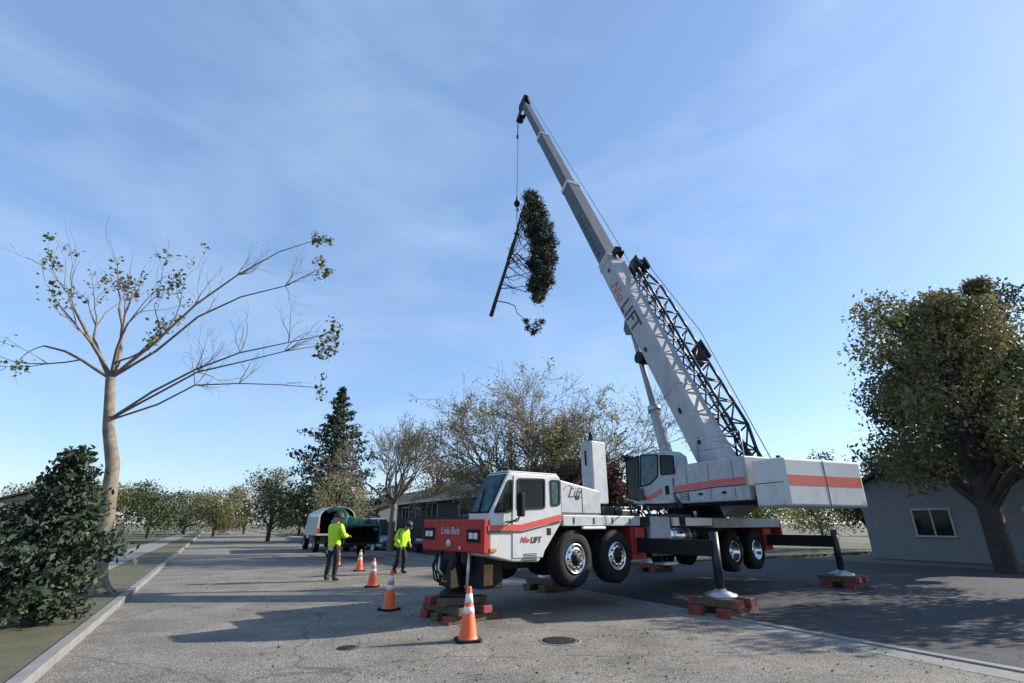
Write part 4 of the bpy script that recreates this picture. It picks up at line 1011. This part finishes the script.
b = MB(m); b.add(vs, [(i+2*n, (i+1) % n + 2*n, (i+1) % n + 3*n, i + 3*n) for i in range(n)] + [tuple(range(3*n, 4*n))]); b.build('chip_box_lining', MT['black'], tk)
MB(m).prism([(3.7, .7), (5.6, .7), (5.6, 1.5), (5.1, 1.6), (4.8, 2.25), (3.7, 2.3)], -1.0, 1.0).build('cab', MT['white'], tk, .06)
MB(m).box(-.3, 5.3, -.4, .4, .62, .93).box(-.35, -.25, -1.05, 1.05, .5, .65).build('frame', MT['black'], tk)
for s in (-1, 1):
    for x in (.9, 4.9):
        wl = MB(m).lathe([(.2, -.15), (.44, -.15), (.47, -.1), (.47, .1), (.44, .14), (.25, .14)], (x, s*.92, .47), (0, s, 0), 24).build('wheel', MT['rubber'], tk)
        MB(m).lathe([(.26, .12), (.24, .05), (.1, .06), (.001, .08)], (x, s*.92, .47), (0, s, 0), 16).build('rim', MT['white'], wl)
    MB(m).box(-.03, 0.0, s*1.0-.06, s*1.0+.06, 1.1, 1.35).build('tail_lamp', MT['stripe'], tk)
# green wood chipper
P1 = V((at(352, 524, 27.0).x, 27.0, 0)); m = M.Translation(P1) @ M.Rotation(ka + .12, 4, 'Z')
ch = thing('wood_chipper', P1, 'dark green wood chipper with curved chute beside the worker in lime', 'wood chipper')
MB(m).prism([(-.2, .75), (1.5, .75), (1.6, 1.0), (1.55, 1.75), (1.0, 1.95), (-.1, 1.9)], -.6, .6).build('engine_housing', MT['green'], ch, .05)
MB(m).add([(-1.6, -.85, .75), (-1.6, .85, .75), (-1.6, .85, 1.55), (-1.6, -.85, 1.55), (-.2, -.45, .85), (-.2, .45, .85), (-.2, .45, 1.45), (-.2, -.45, 1.45)],
          [(0,4,5,1),(1,5,6,2),(2,6,7,3),(3,7,4,0)]).build('feed_hopper', MT['black'], ch)
MB(m).box(-1.66, -1.58, -.88, .88, 1.5, 1.6).box(-1.66, -1.58, -.90, -.82, .72, 1.5).box(-1.66, -1.58, .82, .90, .72, 1.5).box(-1.67, -1.661, -.75, -.5, 1.28, 1.42).build('hopper_rim', MT['green'], ch)
MB(m).box(-2.2, -1.6, -.85, .85, .70, .75).build('feed_table', MT['black'], ch)
MB(m).box(-.22, -.17, -.44, .44, .86, 1.44).build('feed_curtain', MT['black'], ch)
MB(m).path([(1.2, -.1, 1.8), (1.3, -.1, 2.05), (1.6, .05, 2.3), (2.1, .3, 2.38), (2.5, .5, 2.28)], [.15, .14, .13, .12, .14], 12, caps=False).build('discharge_chute', MT['green'], ch)
MB(m).path([(-1.5, -.8, 1.5), (-1.5, -.8, 1.85), (-1.2, -.5, 1.95), (-.3, -.45, 1.6)], [.03]*4, 6).path([(-1.5, .8, 1.5), (-1.5, .8, 1.85), (-1.2, .5, 1.95), (-.3, .45, 1.6)], [.03]*4, 6).build('control_bar', MT['steel'], ch)
MB(m).box(-.4, 2.9, -.06, .06, .5, .62).box(-.4, 1.7, -.55, -.45, .55, .75).box(-.4, 1.7, .45, .55, .55, .75).build('trailer_frame', MT['black'], ch)
for s in (-1, 1):
    wl = MB(m).lathe([(.15, -.1), (.32, -.1), (.35, -.06), (.35, .07), (.32, .1), (.18, .1)], (.6, s*.8, .35), (0, s, 0), 24).build('wheel', MT['rubber'], ch)
    MB(m).lathe([(.19, .09), (.17, .04), (.07, .05), (.001, .07)], (.6, s*.8, .35), (0, s, 0), 16).build('rim', MT['steel'], wl)
    ys = sorted((s*.64, s*.94)); MB(m).prism([(.05, .5), (.15, .78), (1.05, .78), (1.15, .5), (1.1, .5), (1.0, .74), (.2, .74), (.1, .5)], ys[0], ys[1]).build('mudguard', MT['black'], ch)
    MB(m).box(-.42, -.4, s*.5-.08, s*.5+.08, .62, .7).build('tail_lamp', MT['stripe'], ch)
MB(m).box(-.105, -.10, -.3, .3, 1.5, 1.75).build('pale_panel', MT['trim'], ch)

# ------------------------------------------------------------------ people
def skinmesh(name, J, E, rad, m, parent, xf, root, lv=2):
    names = list(J); idx = {k: i for i, k in enumerate(names)}
    me = bpy.data.meshes.new(name); me.from_pydata([xf @ V(J[k]) - rootloc(parent) for k in names], [(idx[a], idx[b]) for a, b in E], [])
    o = bpy.data.objects.new(name + '_tmp', me); col.objects.link(o)
    md = o.modifiers.new('skin', 'SKIN'); md.use_smooth_shade = True
    sv = me.skin_vertices[0].data
    for k in names:
        r = rad[k]; sv[idx[k]].radius = r if isinstance(r, tuple) else (r, r); sv[idx[k]].use_root = (k == root)
    sb = o.modifiers.new('sub', 'SUBSURF'); sb.levels = lv; sb.render_levels = lv
    bpy.context.view_layer.update()
    me2 = bpy.data.meshes.new_from_object(o.evaluated_get(bpy.context.evaluated_depsgraph_get()))
    bpy.data.objects.remove(o)
    me2.polygons.foreach_set('use_smooth', [True]*len(me2.polygons)); me2.materials.clear(); me2.materials.append(m)
    ob = bpy.data.objects.new(name, me2); col.objects.link(ob); ob.parent = parent; return ob
def person(pos, rz, label, J, scale=1.0, hem=False):
    t = thing('person', pos, label, 'person', 'workers in lime tops'); xf = M.Translation(pos) @ M.Rotation(rz, 4, 'Z') @ M.Scale(scale, 4)
    J = dict(J)
    hd_, nk = V(J['head']), V(J['neck']); up = (hd_ - nk).normalized()
    fw = V(J.pop('face', (0, 1, 0))).normalized(); fw = (fw - up*fw.dot(up)).normalized(); rt = fw.cross(up)
    J['jaw'] = hd_ + fw*.045 - up*.055; J['crown'] = hd_ + up*.07 - fw*.005
    J['nose'] = hd_ + fw*.108 - up*.01; J['nose0'] = hd_ + fw*.07 - up*.005
    for s, n in ((-1, 'l'), (1, 'r')): J['ear'+n] = hd_ + rt*.085*s - fw*.005
    E = [('pelvis', 'spine'), ('spine', 'chest'), ('chest', 'neck0'), ('neck0', 'neck'), ('neck', 'head'), ('head', 'crown'), ('head', 'jaw'), ('head', 'nose0'), ('nose0', 'nose'), ('head', 'earl'), ('head', 'earr')]
    rad = dict(pelvis=(.125, .10), spine=(.12, .095), chest=(.14, .10), neck0=.075, neck=.055, head=(.08, .085), crown=.06, jaw=.045, nose=.012, nose0=.03, earl=.018, earr=.018)
    J['neck0'] = V(J['neck']).lerp(V(J['chest']), .35)
    for s in 'lr':
        E += [('chest', 'sh'+s), ('sh'+s, 'el'+s), ('el'+s, 'wr'+s), ('wr'+s, 'pa'+s), ('pelvis', 'hi'+s), ('hi'+s, 'kn'+s), ('kn'+s, 'an'+s), ('an'+s, 'to'+s)]
        rad.update({'sh'+s: .06, 'el'+s: .042, 'wr'+s: .028, 'pa'+s: (.036, .018), 'hi'+s: .085, 'kn'+s: .056, 'an'+s: .038, 'to'+s: .03})
        w = V(J['wr'+s]); d = (w - V(J['el'+s])).normalized(); sd = d.cross(V((0, 0, 1)))
        if sd.length < .2: sd = V((0, 1, 0))
        sd.normalize(); pl = d.cross(sd); J['pa'+s] = w + d*.075
        for i, (o, L) in enumerate(((-.03, .07), (-.01, .08), (.01, .075), (.03, .06))):
            a = w + d*.10 + sd*o; J[f'f{s}{i}a'] = a; J[f'f{s}{i}b'] = a + d*L*.5 + pl*.012; J[f'f{s}{i}c'] = a + d*L*.85 + pl*.04
            E += [('pa'+s, f'f{s}{i}a'), (f'f{s}{i}a', f'f{s}{i}b'), (f'f{s}{i}b', f'f{s}{i}c')]; rad.update({f'f{s}{i}a': .010, f'f{s}{i}b': .009, f'f{s}{i}c': .008})
        a = w + d*.03 - sd*.035; J[f'th{s}a'] = a; J[f'th{s}b'] = a + d*.045 - sd*.025 + pl*.015
        E += [('wr'+s, f'th{s}a'), (f'th{s}a', f'th{s}b')]; rad.update({f'th{s}a': .012, f'th{s}b': .01})
    skinmesh('body', J, E, rad, MT['skin'], t, xf, 'pelvis')
    # clothes
    C = {k: J[k] for k in ('pelvis', 'spine', 'chest', 'neck0')}
    C['hem'] = V(J['pelvis']) + V((0, 0, -.10))
    CE = [('hem', 'pelvis'), ('pelvis', 'spine'), ('spine', 'chest'), ('chest', 'neck0')]
    CR = dict(hem=(.20, .17), pelvis=(.20, .17), spine=(.20, .165), chest=(.205, .165), neck0=.10)
    for s in 'lr':
        w = V(J['wr'+s]); e = V(J['el'+s]); C['sh'+s] = J['sh'+s]; C['el'+s] = e; C['cu'+s] = e.lerp(w, .88)
        CE += [('chest', 'sh'+s), ('sh'+s, 'el'+s), ('el'+s, 'cu'+s)]; CR.update({'sh'+s: .105, 'el'+s: .085, 'cu'+s: .068})
    jk = skinmesh('jacket', C, CE, CR, MT['lime'], t, xf, 'spine')
    P = {'waist': V(J['pelvis']) + V((0, 0, .12)), 'pelvis': V(J['pelvis']) + V((0, 0, -.03))}; PE = [('waist', 'pelvis')]; PR = dict(waist=(.14, .11), pelvis=(.155, .125))
    for s in 'lr':
        P['hi'+s] = J['hi'+s]; P['kn'+s] = J['kn'+s]; P['cf'+s] = V(J['kn'+s]).lerp(V(J['an'+s]), .9)
        PE += [('pelvis', 'hi'+s), ('hi'+s, 'kn'+s), ('kn'+s, 'cf'+s)]; PR.update({'hi'+s: .115, 'kn'+s: .09, 'cf'+s: .075})
    skinmesh('trousers', P, PE, PR, MT['trouser'], t, xf, 'pelvis')
    if hem:
        H_ = {'a': V(J['pelvis']) + V((0, 0, .03)), 'b': V(J['pelvis']) + V((0, 0, -.2))}; skinmesh('shirt_hem', H_, [('a', 'b')], dict(a=(.195, .165), b=(.2, .17)), MT['shirt'], t, xf, 'a')
    for s in 'lr':
        a = V(J['an'+s]); to = V(J['to'+s]); B = dict(a=a + V((0, 0, .08)), b=a + V((0, 0, -.03)), h=a - (to-a).normalized()*.04 + V((0, 0, -.035)), c=to.lerp(a, .3), d=to + (to-a).normalized()*.03)
        B['h'].z = a.z - .045
        skinmesh('boot', B, [('a', 'b'), ('b', 'h'), ('b', 'c'), ('c', 'd')], dict(a=.062, b=.058, h=.045, c=(.05, .045), d=(.045, .036)), MT['boot'], t, xf, 'b')
    hm = M.Translation(xf @ (hd_ + up*.035 - fw*.01)) @ M.Rotation(rz, 4, 'Z') @ M.Scale(scale*1.12, 4)
    q = up.rotation_difference(V((0, 0, 1))).inverted().to_matrix().to_4x4()
    hm = hm @ q
    b = MB(hm); b.lathe([(.128, -.005), (.128, .02), (.118, .07), (.085, .11), (.04, .13), (.001, .133)], (0, 0, 0), n=20)
    b.lathe([(.13, .0), (.152, -.004), (.152, -.012), (.125, -.008)], (0, .012, 0), n=20)
    b.build('helmet', MT['helmet'], t)
    # reflective band round the chest
    return t
Jst = dict(pelvis=(0, 0, .95), spine=(0, .0, 1.13), chest=(0, .01, 1.36), neck=(0, .03, 1.53), head=(.01, .06, 1.66), face=(.3, 1, -.25),
           shl=(-.19, 0, 1.44), ell=(-.25, .06, 1.17), wrl=(-.17, .27, 1.05), shr=(.19, .0, 1.44), elr=(.27, .06, 1.19), wrr=(.20, .30, 1.18),
           hil=(-.10, 0, .90), knl=(-.13, .03, .49), anl=(-.17, -.02, .09), tol=(-.20, .13, .04), hir=(.10, 0, .90), knr=(.13, .03, .49), anr=(.14, -.02, .09), tor=(.18, .13, .04))
g = ground(330, 581); person(V((g.x, g.y, 0)), R(-28), 'worker in lime jacket and dark trousers standing with back turned at the left', Jst, 1.06, hem=True)
Jwk = dict(pelvis=(0, 0, .93), spine=(0, .03, 1.11), chest=(0, .10, 1.33), neck=(0, .18, 1.48), head=(0, .27, 1.58), face=(0, 1, -.7),
           shl=(-.19, .09, 1.40), ell=(-.30, .02, 1.18), wrl=(-.26, .17, 1.0), shr=(.19, .09, 1.40), elr=(.28, -.02, 1.17), wrr=(.24, .13, .98),
           hil=(-.09, .0, .88), knl=(-.10, .13, .51), anl=(-.09, .07, .10), tol=(-.10, .23, .05), hir=(.09, 0, .88), knr=(.10, .0, .49), anr=(.10, -.18, .12), tor=(.10, -.05, .04))
g = ground(399, 574); person(V((g.x, g.y, 0)), R(-118), 'worker in lime top walking with head bowed beside the pollarded tree', Jwk, .97)

# leaf litter, sawdust and twigs on the road
rng = random.Random(77); pl = []
for _ in range(2600):
    a_ = rng.uniform(-6, 22); n_ = -abs(rng.gauss(0, 2.6)) if rng.random() < .6 else rng.uniform(-9, -.2)
    p = kp(a_, max(-9.5, n_), .012)
    pl.append(p)
for _ in range(500):
    p = ground(rng.uniform(330, 700), rng.uniform(600, 683)); pl.append((p.x + rng.gauss(0, .3), p.y, .012))
lt = leafmesh('leaf_litter', pl, .017, MT['leaf'], None, None, .6, .97); lt['kind'] = 'stuff'
# ------------------------------------------------------------------ light and sky
SUN_EL = R(27); saz = math.atan2(1.56, .44)       # azimuth clockwise from +Y
sd = V((math.sin(saz)*math.cos(SUN_EL), math.cos(saz)*math.cos(SUN_EL), math.sin(SUN_EL)))
sl_d = bpy.data.lights.new('sun', 'SUN'); sun = bpy.data.objects.new('sun', sl_d); col.objects.link(sun)
sl_d.energy = 5.0; sl_d.angle = R(.5); sl_d.color = (1, .93, .82)
sun.rotation_euler = sd.to_track_quat('Z', 'Y').to_euler()
w = bpy.data.worlds.new('World'); sc.world = w; w.use_nodes = True
N = w.node_tree.nodes; L = w.node_tree.links; bg = N['Background']
sky = N.new('ShaderNodeTexSky'); sky.sky_type = 'NISHITA'; sky.sun_disc = False; sky.sun_elevation = SUN_EL; sky.sun_rotation = saz
sky.air_density = 1.0; sky.dust_density = .35; sky.ozone_density = 3.0; sky.altitude = 0
tc = N.new('ShaderNodeTexCoord'); mp = N.new('ShaderNodeMapping'); mp.inputs['Scale'].default_value = (1.2, 1.0, 3.2); mp.inputs['Rotation'].default_value = (R(12), R(25), R(20))
n1 = N.new('ShaderNodeTexNoise'); n1.inputs['Scale'].default_value = 2.1; n1.inputs['Detail'].default_value = 8; n1.inputs['Roughness'].default_value = .55; n1.inputs['Distortion'].default_value = .5
L.new(tc.outputs['Generated'], mp.inputs['Vector']); L.new(mp.outputs['Vector'], n1.inputs['Vector'])
cr = N.new('ShaderNodeValToRGB'); cr.color_ramp.elements[0].position = .40; cr.color_ramp.elements[1].position = .78
cr.color_ramp.elements[0].color = (.0, .0, .0, 1); cr.color_ramp.elements[1].color = (.32, .32, .32, 1)
L.new(n1.outputs['Fac'], cr.inputs['Fac'])
mx = N.new('ShaderNodeMix'); mx.data_type = 'RGBA'; mx.inputs['B'].default_value = (3.6, 4.4, 5.6, 1)
vm = N.new('ShaderNodeMix'); vm.data_type = 'RGBA'; vm.inputs['Factor'].default_value = .42; vm.inputs['B'].default_value = (1.55, 2.6, 4.5, 1)
L.new(sky.outputs[0], vm.inputs['A'])
L.new(cr.outputs['Color'], mx.inputs['Factor']); L.new(vm.outputs['Result'], mx.inputs['A'])
L.new(mx.outputs['Result'], bg.inputs['Color']); bg.inputs['Strength'].default_value = .13
sc.view_settings.view_transform = 'Standard'; sc.view_settings.look = 'None'; sc.view_settings.gamma = 1; sc.view_settings.exposure = 0.75
sc.cycles.max_bounces = 6
